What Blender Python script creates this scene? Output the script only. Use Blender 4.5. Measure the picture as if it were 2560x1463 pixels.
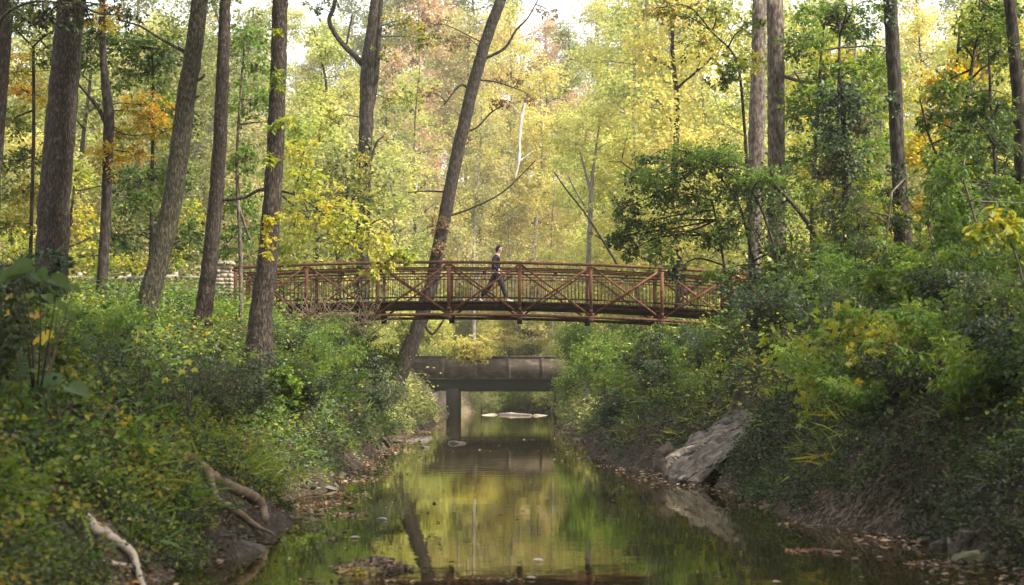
import bpy, math, random
import numpy as np
from mathutils import Vector, Matrix
R = math.radians
for o in list(bpy.data.objects): bpy.data.objects.remove(o)
SC = bpy.context.scene
C = SC.collection
# ------------------------------------------------------------------ camera
F = 4978.0; PITCH = math.atan((985-731.5)/F); EYE = 1.6
cam = bpy.data.cameras.new('camera'); co = bpy.data.objects.new('camera', cam); C.objects.link(co)
cam.sensor_width = 36; cam.lens = 36*F/2560; cam.clip_end = 3000
co.location = (0, 0, EYE); co.rotation_euler = (R(90)+PITCH, 0, 0)
cam.dof.use_dof = True; cam.dof.focus_distance = 61; cam.dof.aperture_fstop = 2.8; cam.dof.aperture_blades = 9
SC.camera = co
# ------------------------------------------------------------------ light
SUN_EL, SUN_AZ = R(48), R(115)
w = bpy.data.worlds.new('World'); SC.world = w; w.use_nodes = True
nt = w.node_tree; bg = nt.nodes['Background']; sky = nt.nodes.new('ShaderNodeTexSky')
sky.sky_type = 'NISHITA'; sky.sun_disc = False; sky.sun_elevation = SUN_EL; sky.sun_rotation = SUN_AZ
sky.dust_density = 4.0; sky.air_density = 1.0; sky.ozone_density = 0.6
veil = nt.nodes.new('ShaderNodeMix'); veil.data_type = 'RGBA'; veil.inputs['Factor'].default_value = .6
veil.inputs['B'].default_value = (7.2, 7.2, 7.4, 1); nt.links.new(sky.outputs[0], veil.inputs['A'])
nt.links.new(veil.outputs['Result'], bg.inputs[0]); bg.inputs[1].default_value = 0.15
sl = bpy.data.lights.new('sun', 'SUN'); sl.energy = 5.0; sl.angle = R(2.5); sl.color = (1, .93, .8)
so = bpy.data.objects.new('sun', sl); C.objects.link(so)
sd = Vector((math.cos(SUN_EL)*math.sin(SUN_AZ), math.cos(SUN_EL)*math.cos(SUN_AZ), math.sin(SUN_EL)))
so.rotation_euler = sd.to_track_quat('Z', 'Y').to_euler(); so.location = sd*80
SC.view_settings.view_transform = 'Standard'; SC.view_settings.look = 'None'
SC.view_settings.exposure = 1.25; SC.view_settings.gamma = 1.0
SC.cycles.use_denoising = True
SC.cycles.max_bounces = 7; SC.cycles.diffuse_bounces = 4; SC.cycles.glossy_bounces = 3
SC.cycles.transmission_bounces = 5; SC.cycles.volume_bounces = 1; SC.cycles.sample_clamp_indirect = 5; SC.cycles.sample_clamp_direct = 10
# ------------------------------------------------------------------ helpers
rng = np.random.default_rng(7)
def W(px, py, Y):
    """photo pixel (2560 wide) at world distance Y -> world point"""
    a = (px-1280)/F; b = (731.5-py)/F
    c, s = math.cos(PITCH), math.sin(PITCH)
    t = Y/(c-b*s)
    return np.array((a*t, Y, EYE+(s+b*c)*t))
def nrm(v): return v/np.maximum(np.linalg.norm(v, axis=-1, keepdims=True), 1e-9)
def vn(x, y, seed=0):
    """2-d value noise 0..1"""
    x = np.asarray(x, float); y = np.asarray(y, float)
    xi = np.floor(x).astype(np.int64); yi = np.floor(y).astype(np.int64); u = x-xi; v = y-yi
    u = u*u*(3-2*u); v = v*v*(3-2*v)
    def h(a, b):
        n = (a*374761393+b*668265263+seed*974634533) & 0x7fffffff
        n = ((n ^ (n >> 13))*1274126177) & 0x7fffffff
        return ((n ^ (n >> 16)) & 0xffff)/65535.0
    return (h(xi, yi)*(1-u)+h(xi+1, yi)*u)*(1-v)+(h(xi, yi+1)*(1-u)+h(xi+1, yi+1)*u)*v
def fbm(x, y, s=0): return .55*vn(x, y, s)+.3*vn(x*2.1, y*2.1, s+1)+.15*vn(x*4.3, y*4.3, s+2)
class MB:
    """collects vertices and faces for ONE mesh object"""
    def __init__(s): s.v = []; s.f = []; s.n = 0
    def add(s, v, faces):
        v = np.asarray(v, float).reshape(-1, 3)
        for f in faces:
            f = np.asarray(f, np.int64); s.f.append(f+s.n)
        s.v.append(v); s.n += len(v)
    def box(s, c, d, rot=None):
        d = np.array(d)/2
        q = np.array([(x, y, z) for x in (-1, 1) for y in (-1, 1) for z in (-1, 1)])*d
        if rot is not None: q = q@np.array(rot).T
        s.add(q+np.array(c), [np.array([(0, 1, 3, 2), (4, 6, 7, 5), (0, 4, 5, 1), (2, 3, 7, 6), (0, 2, 6, 4), (1, 5, 7, 3)])])
    def bar(s, a, b, wd, ht):
        """box beam from a to b, width across, height up"""
        a = np.array(a, float); b = np.array(b, float); t = nrm(b-a)
        up = np.array((0, 0, 1.)) if abs(t[2]) < .95 else np.array((0, 1., 0))
        x = nrm(np.cross(t, up)); u = np.cross(x, t)
        q = [p+x*i*wd/2+u*j*ht/2 for p in (a, b) for i, j in ((-1, -1), (1, -1), (1, 1), (-1, 1))]
        s.add(q, [np.array([(3, 2, 1, 0), (4, 5, 6, 7), (0, 1, 5, 4), (1, 2, 6, 5), (2, 3, 7, 6), (3, 0, 4, 7)])])
    def sweep(s, pts, wd, ht):
        """rectangular section along a polyline in the XZ plane"""
        p = np.array(pts, float); n = len(p)
        t = nrm(np.gradient(p, axis=0)); x = nrm(np.cross(t, (0, 0, 1.))); u = np.cross(x, t)
        q = np.stack([p+x*i*wd/2+u*j*ht/2 for i, j in ((-1, -1), (1, -1), (1, 1), (-1, 1))], 1).reshape(-1, 3)
        fs = [(4*i+k, 4*i+(k+1) % 4, 4*i+4+(k+1) % 4, 4*i+4+k) for i in range(n-1) for k in range(4)]
        s.add(q, [np.array(fs+[(3, 2, 1, 0), (4*n-4, 4*n-3, 4*n-2, 4*n-1)])])
    def tube(s, pts, rad, m=6, rough=0.0, cap=True):
        p = np.array(pts, float); n = len(p); r = np.array(rad, float)*np.ones(n)
        t = nrm(np.gradient(p, axis=0)); ref = np.array((.31, .95, .02)) if abs(t[0][1]) < .9 else np.array((1., 0, .1))
        x = nrm(np.cross(t, ref)); u = np.cross(x, t)
        a = np.arange(m)*2*math.pi/m
        rr = r[:, None]*np.ones((n, m))
        if rough: rr = rr*(1+rough*(rng.random((1, m))-.5)+rough*.7*(rng.random((n, m))-.5))
        q = p[:, None]+rr[..., None]*(np.cos(a)[None, :, None]*x[:, None]+np.sin(a)[None, :, None]*u[:, None])
        i = np.arange(n-1)[:, None]*m; k = np.arange(m)[None]; k2 = (k+1) % m
        fs = np.stack([i+k, i+k2, i+m+k2, i+m+k], -1).reshape(-1, 4)
        s.add(q.reshape(-1, 3), [fs]+([np.arange(m)[::-1][None], (np.arange(m)+(n-1)*m)[None]] if cap else []))
    def leaves(s, pos, t, n, size, shape='kite'):
        T, FS = SHAPES[shape]; T = np.array(T, float); N = len(pos)
        if N == 0: return
        t = nrm(t); b = nrm(np.cross(n, t)); n2 = np.cross(t, b)
        sz = (np.ones(N)*size)[:, None, None]
        v = pos[:, None]+sz*(T[None, :, 0:1]*t[:, None]+T[None, :, 1:2]*b[:, None]+T[None, :, 2:3]*n2[:, None])
        k = len(T); base = (np.arange(N)*k)[:, None]
        s.add(v.reshape(-1, 3), [(base+np.array(f)[None]) for f in FS])
    def mesh(s, name, loc=(0, 0, 0), smooth=False):
        me = bpy.data.meshes.new(name); v = np.concatenate(s.v)-np.array(loc)
        me.vertices.add(len(v)); me.vertices.foreach_set('co', v.astype(np.float32).ravel())
        li = np.concatenate([f.ravel() for f in s.f]); tot = np.concatenate([np.full(len(f), f.shape[1]) for f in s.f])
        st = np.concatenate([[0], np.cumsum(tot)[:-1]])
        me.loops.add(len(li)); me.loops.foreach_set('vertex_index', li.astype(np.int32))
        me.polygons.add(len(tot)); me.polygons.foreach_set('loop_start', st.astype(np.int32))
        if smooth: me.polygons.foreach_set('use_smooth', np.ones(len(tot), bool))
        me.update(calc_edges=True); return me
    def obj(s, name, mat, parent=None, smooth=False, world=True):
        loc = np.array(parent.matrix_world.translation if False else (parent['_loc'] if parent and '_loc' in parent else (0, 0, 0))) if world else np.zeros(3)
        me = s.mesh(name, loc, smooth); me.materials.append(mat)
        o = bpy.data.objects.new(name, me); C.objects.link(o)
        if parent: o.parent = parent
        if parent and '_loc' in parent: o['_loc'] = list(parent['_loc'])
        return o
SHAPES = {
 'kite': ([(0, 0, 0), (.45, .3, .07), (1, 0, -.06), (.45, -.3, .07)], [(0, 1, 2, 3)]),
 'narrow': ([(0, 0, 0), (.4, .15, .04), (1, 0, -.1), (.4, -.15, .04)], [(0, 1, 2, 3)]),
 'oval': ([(0, 0, 0), (.28, .24, .06), (.68, .22, .05), (1, 0, -.1), (.68, -.22, .05), (.28, -.24, .06)], [(0, 1, 2, 3), (0, 3, 4, 5)]),
 'heart': ([(0, 0, 0), (-.12, .22, .06), (.08, .42, .13), (.42, .38, .1), (.75, .2, -.02), (1, 0, -.22), (.75, -.2, -.02), (.42, -.38, .1), (.08, -.42, .13), (-.12, -.22, .06)],
           [(0, 1, 2, 3, 4, 5), (0, 5, 6, 7, 8, 9)]),
 'lobed': ([(0, 0, 0), (.1, .18, .03), (.05, .48, .0), (.32, .3, .05), (.55, .52, -.02), (.62, .2, .03), (1, 0, -.1), (.62, -.2, .03), (.55, -.52, -.02), (.32, -.3, .05), (.05, -.48, 0), (.1, -.18, .03)],
           [(0, 1, 2, 3), (0, 3, 4, 5, 6), (0, 6, 7, 8, 9), (0, 9, 10, 11)]),
 'blade': ([(0, .03, 0), (.5, .03, .06), (1, 0, -.05), (.5, -.03, .06), (0, -.03, 0)], [(0, 1, 2, 3, 4)]),
}
def thing(name, label, cat, loc, group=None):
    o = bpy.data.objects.new(name, None); C.objects.link(o); o.empty_display_size = .2
    o.location = loc; o['_loc'] = [float(x) for x in loc]; tag(o, label, cat, group); return o
def tag(o, label, cat, group=None, kind=None):
    if label: o['label'] = label
    if cat: o['category'] = cat
    if group: o['group'] = group
    if kind: o['kind'] = kind
    return o
def copy_tree(o, parent=None):
    c = o.copy(); C.objects.link(c)
    if parent: c.parent = parent
    for ch in [x for x in o.children]: copy_tree(ch, c)
    return c
def cat(pts, k=6):
    """Catmull-Rom resample of rows (any columns)"""
    p = np.array(pts, float)
    if len(p) < 3: k = max(k, 6)
    q = np.vstack([2*p[0]-p[1], p, 2*p[-1]-p[-2]]); out = []
    for i in range(1, len(q)-2):
        for t in np.arange(k)/k:
            a, b, c, d = q[i-1:i+3]
            out.append(.5*((2*b)+(c-a)*t+(2*a-5*b+4*c-d)*t*t+(3*b-a-3*c+d)*t**3))
    out.append(p[-1]); return np.array(out)
def sprays(mb, O, D, L, n, lsz, shape='kite', flat=.6, width=.3, droop=.25, hang=.3):
    """leafy twigs: n leaves along each of N twigs"""
    O = np.asarray(O, float); N = len(O)
    if N == 0: return
    D = nrm(D); L = np.ones(N)*L
    s = rng.random((N, n))**.75
    q = rng.normal(size=(N, n, 3)); q -= (q*D[:, None]).sum(-1, keepdims=True)*D[:, None]; q = nrm(q); q[..., 2] *= .55
    pos = O[:, None]+D[:, None]*(L[:, None]*s)[..., None]+q*(L[:, None]*width*rng.random((N, n)))[..., None]
    pos[..., 2] -= droop*L[:, None]*s*s
    t = q+D[:, None]*.6+rng.normal(size=(N, n, 3))*.35; t[..., 2] -= hang
    nn = rng.normal(size=(N, n, 3))*(1-flat); nn[..., 2] += flat
    sz = lsz*(.6+.7*rng.random((N, n)))
    mb.leaves(pos.reshape(-1, 3), t.reshape(-1, 3), nn.reshape(-1, 3), sz.ravel(), shape)
# ------------------------------------------------------------------ materials
def newmat(name):
    m = bpy.data.materials.new(name); m.use_nodes = True; t = m.node_tree
    return m, t, t.nodes['Principled BSDF'], t.nodes['Material Output']
def N(t, typ, **kw):
    n = t.nodes.new(typ)
    for k, v in kw.items():
        if k.startswith('i_'): n.inputs[k[2:].replace('_', ' ')].default_value = v
        else: setattr(n, k, v)
    return n
def ramp(t, cols, fac):
    n = t.nodes.new('ShaderNodeValToRGB'); e = n.color_ramp.elements
    while len(e) < len(cols): e.new(.5)
    for k, (p, c) in enumerate(cols): e[k].position = p; e[k].color = (*c, 1)
    t.links.new(fac, n.inputs[0]); return n.outputs[0]
def leafmat(name, cols, trans=.42, rough=.5, clump=.6, spec=.3):
    m, t, p, out = newmat(name)
    geo = N(t, 'ShaderNodeNewGeometry'); tc = N(t, 'ShaderNodeTexCoord')
    no = N(t, 'ShaderNodeTexNoise'); no.inputs['Scale'].default_value = clump; no.inputs['Detail'].default_value = 2
    t.links.new(geo.outputs['Position'], no.inputs['Vector'])
    a = N(t, 'ShaderNodeMath', operation='MULTIPLY_ADD'); a.inputs[1].default_value = .62
    t.links.new(geo.outputs['Random Per Island'], a.inputs[0])
    b = N(t, 'ShaderNodeMath', operation='MULTIPLY_ADD'); b.inputs[1].default_value = 1.9; b.inputs[2].default_value = -.78
    t.links.new(no.outputs['Fac'], b.inputs[0]); t.links.new(b.outputs[0], a.inputs[2])
    col = ramp(t, [(i/(max(1, len(cols)-1)), c) for i, c in enumerate(cols)], a.outputs[0])
    t.links.new(col, p.inputs['Base Color']); p.inputs['Roughness'].default_value = rough
    p.inputs['Specular IOR Level'].default_value = spec
    tr = N(t, 'ShaderNodeBsdfTranslucent'); hs = N(t, 'ShaderNodeHueSaturation')
    hs.inputs['Saturation'].default_value = 1.1; hs.inputs['Value'].default_value = 1.25
    t.links.new(col, hs.inputs['Color']); t.links.new(hs.outputs[0], tr.inputs['Color'])
    mx = N(t, 'ShaderNodeMixShader'); mx.inputs[0].default_value = trans
    t.links.new(p.outputs[0], mx.inputs[1]); t.links.new(tr.outputs[0], mx.inputs[2]); t.links.new(mx.outputs[0], out.inputs[0])
    return m
def noisemat(name, cols, scale=(1, 1, 1), nscale=8, detail=6, rough=.8, bump=.5, bdist=.02, coords='Object', spec=.25, metal=0, warp=0):
    m, t, p, out = newmat(name)
    tc = N(t, 'ShaderNodeTexCoord'); mp = N(t, 'ShaderNodeMapping'); mp.inputs['Scale'].default_value = scale
    t.links.new(tc.outputs[coords], mp.inputs['Vector'])
    no = N(t, 'ShaderNodeTexNoise'); no.inputs['Scale'].default_value = nscale; no.inputs['Detail'].default_value = detail
    no.inputs['Roughness'].default_value = .65; no.inputs['Distortion'].default_value = warp
    t.links.new(mp.outputs[0], no.inputs['Vector'])
    col = ramp(t, cols, no.outputs['Fac']); t.links.new(col, p.inputs['Base Color'])
    p.inputs['Roughness'].default_value = rough; p.inputs['Specular IOR Level'].default_value = spec; p.inputs['Metallic'].default_value = metal
    bp = N(t, 'ShaderNodeBump'); bp.inputs['Strength'].default_value = bump; bp.inputs['Distance'].default_value = bdist
    t.links.new(no.outputs['Fac'], bp.inputs['Height']); t.links.new(bp.outputs[0], p.inputs['Normal'])
    return m
DG = (.028, .045, .014); MG = (.062, .1, .022); LG = (.14, .19, .032); YG = (.28, .3, .045); YE = (.54, .42, .06); OR = (.46, .22, .035)
BR = (.15, .085, .04); TN = (.36, .26, .16); BG = (.045, .072, .036); PK = (.42, .29, .21)
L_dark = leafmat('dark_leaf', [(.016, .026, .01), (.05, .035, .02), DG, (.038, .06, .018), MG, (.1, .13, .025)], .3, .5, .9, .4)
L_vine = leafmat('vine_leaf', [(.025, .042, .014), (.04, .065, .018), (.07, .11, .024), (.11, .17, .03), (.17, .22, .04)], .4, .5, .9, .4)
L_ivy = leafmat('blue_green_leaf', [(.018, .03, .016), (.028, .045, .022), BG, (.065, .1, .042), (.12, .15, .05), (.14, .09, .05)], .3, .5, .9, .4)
L_mid = leafmat('mid_green_leaf', [DG, MG, (.08, .13, .025), LG, YG], .4, .45, .7)
L_bright = leafmat('bright_green_leaf', [MG, (.08, .17, .03), LG, (.17, .26, .04), YG], .45, .45, .8)
L_yg = leafmat('yellow_green_leaf', [LG, (.17, .25, .04), YG, (.34, .36, .055), YE, YE], .5, .5, .7)
L_yg2 = leafmat('sunny_yellow_green_leaf', [(.2, .27, .04), (.3, .34, .05), (.42, .4, .08), (.5, .46, .1), YE], .5, .5, .9)
L_gold = leafmat('golden_leaf', [LG, YG, (.4, .36, .05), YE, (.52, .36, .05), OR], .5, .5, .6)
L_orange = leafmat('orange_leaf', [LG, YG, (.46, .34, .05), OR, BR], .5, .5, .9)
L_brown = leafmat('brown_leaf', [BR, (.2, .12, .05), (.26, .17, .08), PK], .3, .6, .8)
L_mix = leafmat('mixed_autumn_leaf', [DG, MG, LG, YG, (.35, .3, .05), (.4, .24, .05)], .42, .5, .9)
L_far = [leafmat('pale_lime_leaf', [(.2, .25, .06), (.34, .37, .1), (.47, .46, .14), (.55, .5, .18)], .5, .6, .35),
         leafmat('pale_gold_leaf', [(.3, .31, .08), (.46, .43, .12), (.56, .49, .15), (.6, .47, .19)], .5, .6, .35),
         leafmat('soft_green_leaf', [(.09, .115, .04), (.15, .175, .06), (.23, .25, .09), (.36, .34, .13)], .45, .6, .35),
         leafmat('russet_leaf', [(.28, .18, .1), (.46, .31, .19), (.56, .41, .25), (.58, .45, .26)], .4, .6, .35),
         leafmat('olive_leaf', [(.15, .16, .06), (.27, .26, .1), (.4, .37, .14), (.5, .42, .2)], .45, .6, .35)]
L_litter = leafmat('fallen_leaf', [(.035, .024, .016), (.08, .052, .032), (.15, .1, .065), (.3, .22, .16), (.4, .17, .04)], .1, .6, 1.2)
B_warm = noisemat('warm_grey_bark', [(.36, (.009, .007, .005)), (.46, (.025, .018, .013)), (.54, (.05, .038, .028)), (.66, (.12, .097, .075))], (1, 1, .35), 26, 9, .92, 1, .06)
B_dark = noisemat('dark_bark', [(.36, (.008, .006, .005)), (.48, (.022, .017, .013)), (.62, (.07, .056, .042))], (1, 1, .35), 14, 8, .9, 1, .04)
B_moss = noisemat('mossy_brown_bark', [(.36, (.012, .01, .006)), (.46, (.032, .028, .017)), (.54, (.06, .053, .032)), (.66, (.13, .115, .08))], (1, 1, .35), 26, 9, .92, 1, .06)
B_pale = noisemat('pale_bark', [(.36, (.03, .022, .017)), (.46, (.075, .058, .044)), (.55, (.13, .103, .08)), (.66, (.22, .18, .145))], (1, 1, .35), 14, 8, .9, 1, .03)
B_grey = noisemat('grey_bark', [(.3, (.09, .08, .07)), (.6, (.25, .23, .2)), (.8, (.4, .38, .34))], (1, 1, .3), 9, 6, .9, .8, .02)
B_white = noisemat('white_bark', [(.35, (.16, .13, .09)), (.6, (.55, .5, .42))], (1, 1, .5), 3, 4, .8, .4, .02)
B_twig = noisemat('twig_bark', [(.3, (.04, .03, .022)), (.7, (.16, .12, .09))], (1, 1, 1), 5, 3, .9, .2, .01)
M_straw = noisemat('dry_stem', [(.3, (.1, .07, .045)), (.7, (.3, .23, .15))], (1, 1, 1), 3, 3, .8, .2, .01)
M_rust = noisemat('weathering_steel', [(.28, (.03, .014, .009)), (.45, (.1, .036, .018)), (.57, (.15, .058, .027)), (.72, (.24, .11, .055))], (1, 1, 1), 9, 9, .75, .3, .006, spec=.3)
M_rustdk = noisemat('dark_rusted_steel', [(.25, (.02, .011, .008)), (.5, (.06, .026, .016)), (.75, (.12, .055, .032))], (1, 1, 1), 6, 6, .8, .3, .006)
M_plank = noisemat('deck_timber', [(.25, (.04, .028, .02)), (.55, (.1, .07, .05)), (.8, (.2, .15, .11))], (6, 1, 1), 3, 5, .85, .4, .01)
M_wood = noisemat('weathered_timber', [(.25, (.1, .08, .065)), (.55, (.24, .2, .165)), (.8, (.4, .35, .29))], (.5, 4, 4), 5, 6, .85, .5, .01)
M_stone = noisemat('cream_limestone', [(.2, (.22, .17, .12)), (.5, (.42, .35, .26)), (.8, (.6, .53, .42))], (1, 1, 1.5), 4, 7, .9, .6, .02)
M_conc = noisemat('stained_masonry', [(.3, (.016, .012, .009)), (.48, (.05, .037, .028)), (.6, (.09, .068, .052)), (.75, (.17, .14, .11))], (1, 1, 1.8), 1.6, 10, .92, .6, .03)
M_beam = noisemat('shade_dark_concrete', [(.3, (.004, .0033, .003)), (.6, (.01, .008, .007)), (.9, (.03, .023, .018))], (1, 1, 1), 1.2, 7, .95, .4, .02)  # dark brown beams, plus the left pier's backlit shade put into the colour
M_tan = noisemat('tan_masonry', [(.3, (.05, .038, .03)), (.5, (.11, .087, .066)), (.7, (.19, .155, .12))], (1, 1, 1), 1.5, 8, .92, .5, .03)
M_rock = noisemat('brown_grey_rock', [(.3, (.018, .015, .012)), (.44, (.062, .05, .04)), (.56, (.125, .102, .083)), (.7, (.24, .205, .17))], (1, 1, 1), 5, 10, .85, .9, .05, warp=.6)
M_moss = noisemat('mossy_stone', [(.3, (.04, .045, .02)), (.5, (.1, .1, .05)), (.75, (.26, .23, .18))], (1, 1, 1), 5, 8, .9, .8, .03)
M_drift = noisemat('bleached_driftwood', [(.2, (.12, .1, .08)), (.5, (.28, .24, .19)), (.8, (.46, .41, .34))], (1, 1, 1), 9, 7, .8, .6, .015)
M_root = noisemat('brown_root_bark', [(.2, (.08, .055, .035)), (.5, (.2, .145, .095)), (.8, (.34, .26, .18))], (1, 1, 1), 9, 7, .85, .6, .015)
M_sand = noisemat('pale_gravel', [(.2, (.2, .16, .13)), (.8, (.38, .33, .28))], (1, 1, 1), 3, 6, .9, .3, .02)
def ground_material():
    m, t, p, out = newmat('leaf_littered_soil')
    g = N(t, 'ShaderNodeNewGeometry')
    vo = N(t, 'ShaderNodeTexVoronoi'); vo.inputs['Scale'].default_value = 24; t.links.new(g.outputs['Position'], vo.inputs['Vector'])
    no = N(t, 'ShaderNodeTexNoise'); no.inputs['Scale'].default_value = 1.1; no.inputs['Detail'].default_value = 8; t.links.new(g.outputs['Position'], no.inputs['Vector'])
    sx = N(t, 'ShaderNodeSeparateColor'); t.links.new(vo.outputs['Color'], sx.inputs[0])
    a = N(t, 'ShaderNodeMath', operation='MULTIPLY'); t.links.new(sx.outputs[0], a.inputs[0]); t.links.new(no.outputs['Fac'], a.inputs[1])
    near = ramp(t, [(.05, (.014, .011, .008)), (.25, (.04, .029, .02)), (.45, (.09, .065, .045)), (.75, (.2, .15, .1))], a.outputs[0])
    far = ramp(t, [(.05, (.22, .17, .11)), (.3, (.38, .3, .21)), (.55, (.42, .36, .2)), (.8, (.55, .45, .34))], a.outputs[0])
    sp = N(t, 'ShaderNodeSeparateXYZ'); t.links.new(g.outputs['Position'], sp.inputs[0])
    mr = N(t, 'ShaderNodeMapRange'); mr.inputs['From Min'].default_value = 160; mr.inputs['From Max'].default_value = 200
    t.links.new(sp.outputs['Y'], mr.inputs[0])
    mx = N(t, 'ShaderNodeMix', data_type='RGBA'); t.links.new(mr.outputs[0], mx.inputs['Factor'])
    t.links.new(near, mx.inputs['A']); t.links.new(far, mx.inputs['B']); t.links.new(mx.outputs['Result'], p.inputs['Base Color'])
    p.inputs['Roughness'].default_value = .95; p.inputs['Specular IOR Level'].default_value = .15
    bp = N(t, 'ShaderNodeBump'); bp.inputs['Strength'].default_value = .8; bp.inputs['Distance'].default_value = .05
    t.links.new(a.outputs[0], bp.inputs['Height']); t.links.new(bp.outputs[0], p.inputs['Normal'])
    return m
def water_material():
    m, t, p, out = newmat('murky_creek_water')
    g = N(t, 'ShaderNodeNewGeometry'); mp = N(t, 'ShaderNodeMapping'); mp.inputs['Scale'].default_value = (1, 1, 1)
    t.links.new(g.outputs['Position'], mp.inputs['Vector'])
    n1 = N(t, 'ShaderNodeTexNoise'); n1.inputs['Scale'].default_value = 1.6; n1.inputs['Detail'].default_value = 3; t.links.new(mp.outputs[0], n1.inputs['Vector'])
    n2 = N(t, 'ShaderNodeTexNoise'); n2.inputs['Scale'].default_value = .35; n2.inputs['Detail'].default_value = 2; t.links.new(mp.outputs[0], n2.inputs['Vector'])
    am = N(t, 'ShaderNodeMath', operation='MULTIPLY'); t.links.new(n1.outputs['Fac'], am.inputs[0]); t.links.new(n2.outputs['Fac'], am.inputs[1])
    bp = N(t, 'ShaderNodeBump'); bp.inputs['Strength'].default_value = .06; bp.inputs['Distance'].default_value = .05
    t.links.new(am.outputs[0], bp.inputs['Height'])
    df = N(t, 'ShaderNodeBsdfDiffuse'); df.inputs['Color'].default_value = (.022, .018, .007, 1)
    gl = N(t, 'ShaderNodeBsdfGlossy'); gl.inputs['Roughness'].default_value = .018; gl.inputs['Color'].default_value = (.98, .95, .8, 1)
    t.links.new(bp.outputs[0], gl.inputs['Normal'])
    fr = N(t, 'ShaderNodeFresnel'); fr.inputs['IOR'].default_value = 1.5
    mx = N(t, 'ShaderNodeMixShader'); t.links.new(fr.outputs[0], mx.inputs[0]); t.links.new(df.outputs[0], mx.inputs[1]); t.links.new(gl.outputs[0], mx.inputs[2])
    t.links.new(mx.outputs[0], out.inputs[0]); return m
# ------------------------------------------------------------------ terrain and water
LY = [-80, 16, 19.5, 26, 29, 40, 50, 63, 100, 145, 170, 182]; LX = [-3.8, -3.1, -2.75, -2.9, -3.1, -3.35, -3.55, -3.85, -4.0, -5.2, -4.6, -.5]
RY = [-80, 17.5, 23, 25, 32.5, 38, 42, 46, 71, 95, 142, 170, 182]; RX = [5.4, 4.7, 4.45, 3.6, 3.75, 2.95, 3.0, 2.2, 2.5, 2.5, 3.6, 4.2, 1.0]
def edges(y): return np.interp(y, LY, LX), np.interp(y, RY, RX)
def ground(x, y, rough=True):
    x = np.asarray(x, float); y = np.asarray(y, float)
    xl, xr = edges(y)
    wob = (vn(y*.7, 3.1, 5)-.5)*.5
    d = np.maximum(xl+wob-x, x-xr+wob)
    left = x < (xl+xr)/2
    top = np.where(left, np.interp(y, [0, 15, 36, 44, 58, 70, 150], [2.3, 2.3, 2.4, 2.9, 4.0, 4.2, 4.4]), np.interp(y, [0, 15, 40, 60, 70, 150], [2.5, 2.7, 3.5, 3.3, 4.0, 4.4]))
    wd = np.where(left, np.interp(y, [0, 58, 75], [4.3, 4.4, 5.5]), np.interp(y, [0, 30, 60, 75], [4.6, 4.6, 4.2, 5.5]))
    s = np.clip(d/wd, 0, 1)
    z = top*(1-(1-s)**2)+np.maximum(d-wd, 0)*np.where(y < 62, .12, .03)
    z = np.minimum(z, 9)
    z = z-1.5*np.exp(-((x-3.9)/1.0)**2-((y-36.6)/1.5)**2)*(d > -.3)
    z = np.where(d < 0, np.maximum(-.55, d*.5), z)
    close = np.clip((y-176)/10, 0, 1)
    z = z*(1-close)+close*(2.2+2*close)
    hill = np.clip(y-172, 0, None)
    z = z+np.where(hill < 110, hill*.235, 25.8+(hill-110)*.06)+np.clip(np.abs(x)-70, 0, 80)*.06*np.clip((y-80)/40, 0, 1)
    if rough:
        z = z+np.clip(d+.2, 0, .8)*((fbm(x*.9, y*.9, 2)-.5)*.5+(fbm(x*.2, y*.2, 9)-.5)*.8*np.clip(d/6, 0, 1))
        z = z+(d < 0)*(fbm(x*.6, y*.4, 12)-.5)*.2
    return z
def hit(px, py, lift=.0):
    """where the line of sight through a photo pixel meets the bank or the water"""
    Y = np.arange(14.5, 120, .05); P = np.stack([W(px, py, y) for y in Y]); k = np.argmax(P[:, 2]-lift <= np.maximum(ground(P[:, 0], P[:, 1]), 0)); return P[k]
xs = np.unique(np.concatenate([np.linspace(-12, 12, 121), np.linspace(-40, 40, 81), np.linspace(-260, 260, 53)]))
ys = np.unique(np.concatenate([np.linspace(12, 80, 171), np.linspace(80, 200, 81), np.linspace(-70, 12, 22), np.linspace(200, 620, 29)]))
gx, gy = np.meshgrid(xs, ys); gz = ground(gx, gy)
mb = MB(); ny, nx = gx.shape
i = (np.arange(ny-1)[:, None]*nx+np.arange(nx-1)[None]).ravel()
mb.add(np.stack([gx, gy, gz], -1).reshape(-1, 3), [np.stack([i, i+1, i+nx+1, i+nx], -1)])
M_ground = ground_material()
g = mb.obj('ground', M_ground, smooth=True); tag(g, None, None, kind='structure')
mb = MB(); mb.add([(-9, -70, 0), (9, -70, 0), (9, 186, 0), (-9, 186, 0)], [np.array([(0, 1, 2, 3)])])
tag(mb.obj('water', water_material()), None, None, kind='structure')
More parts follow.
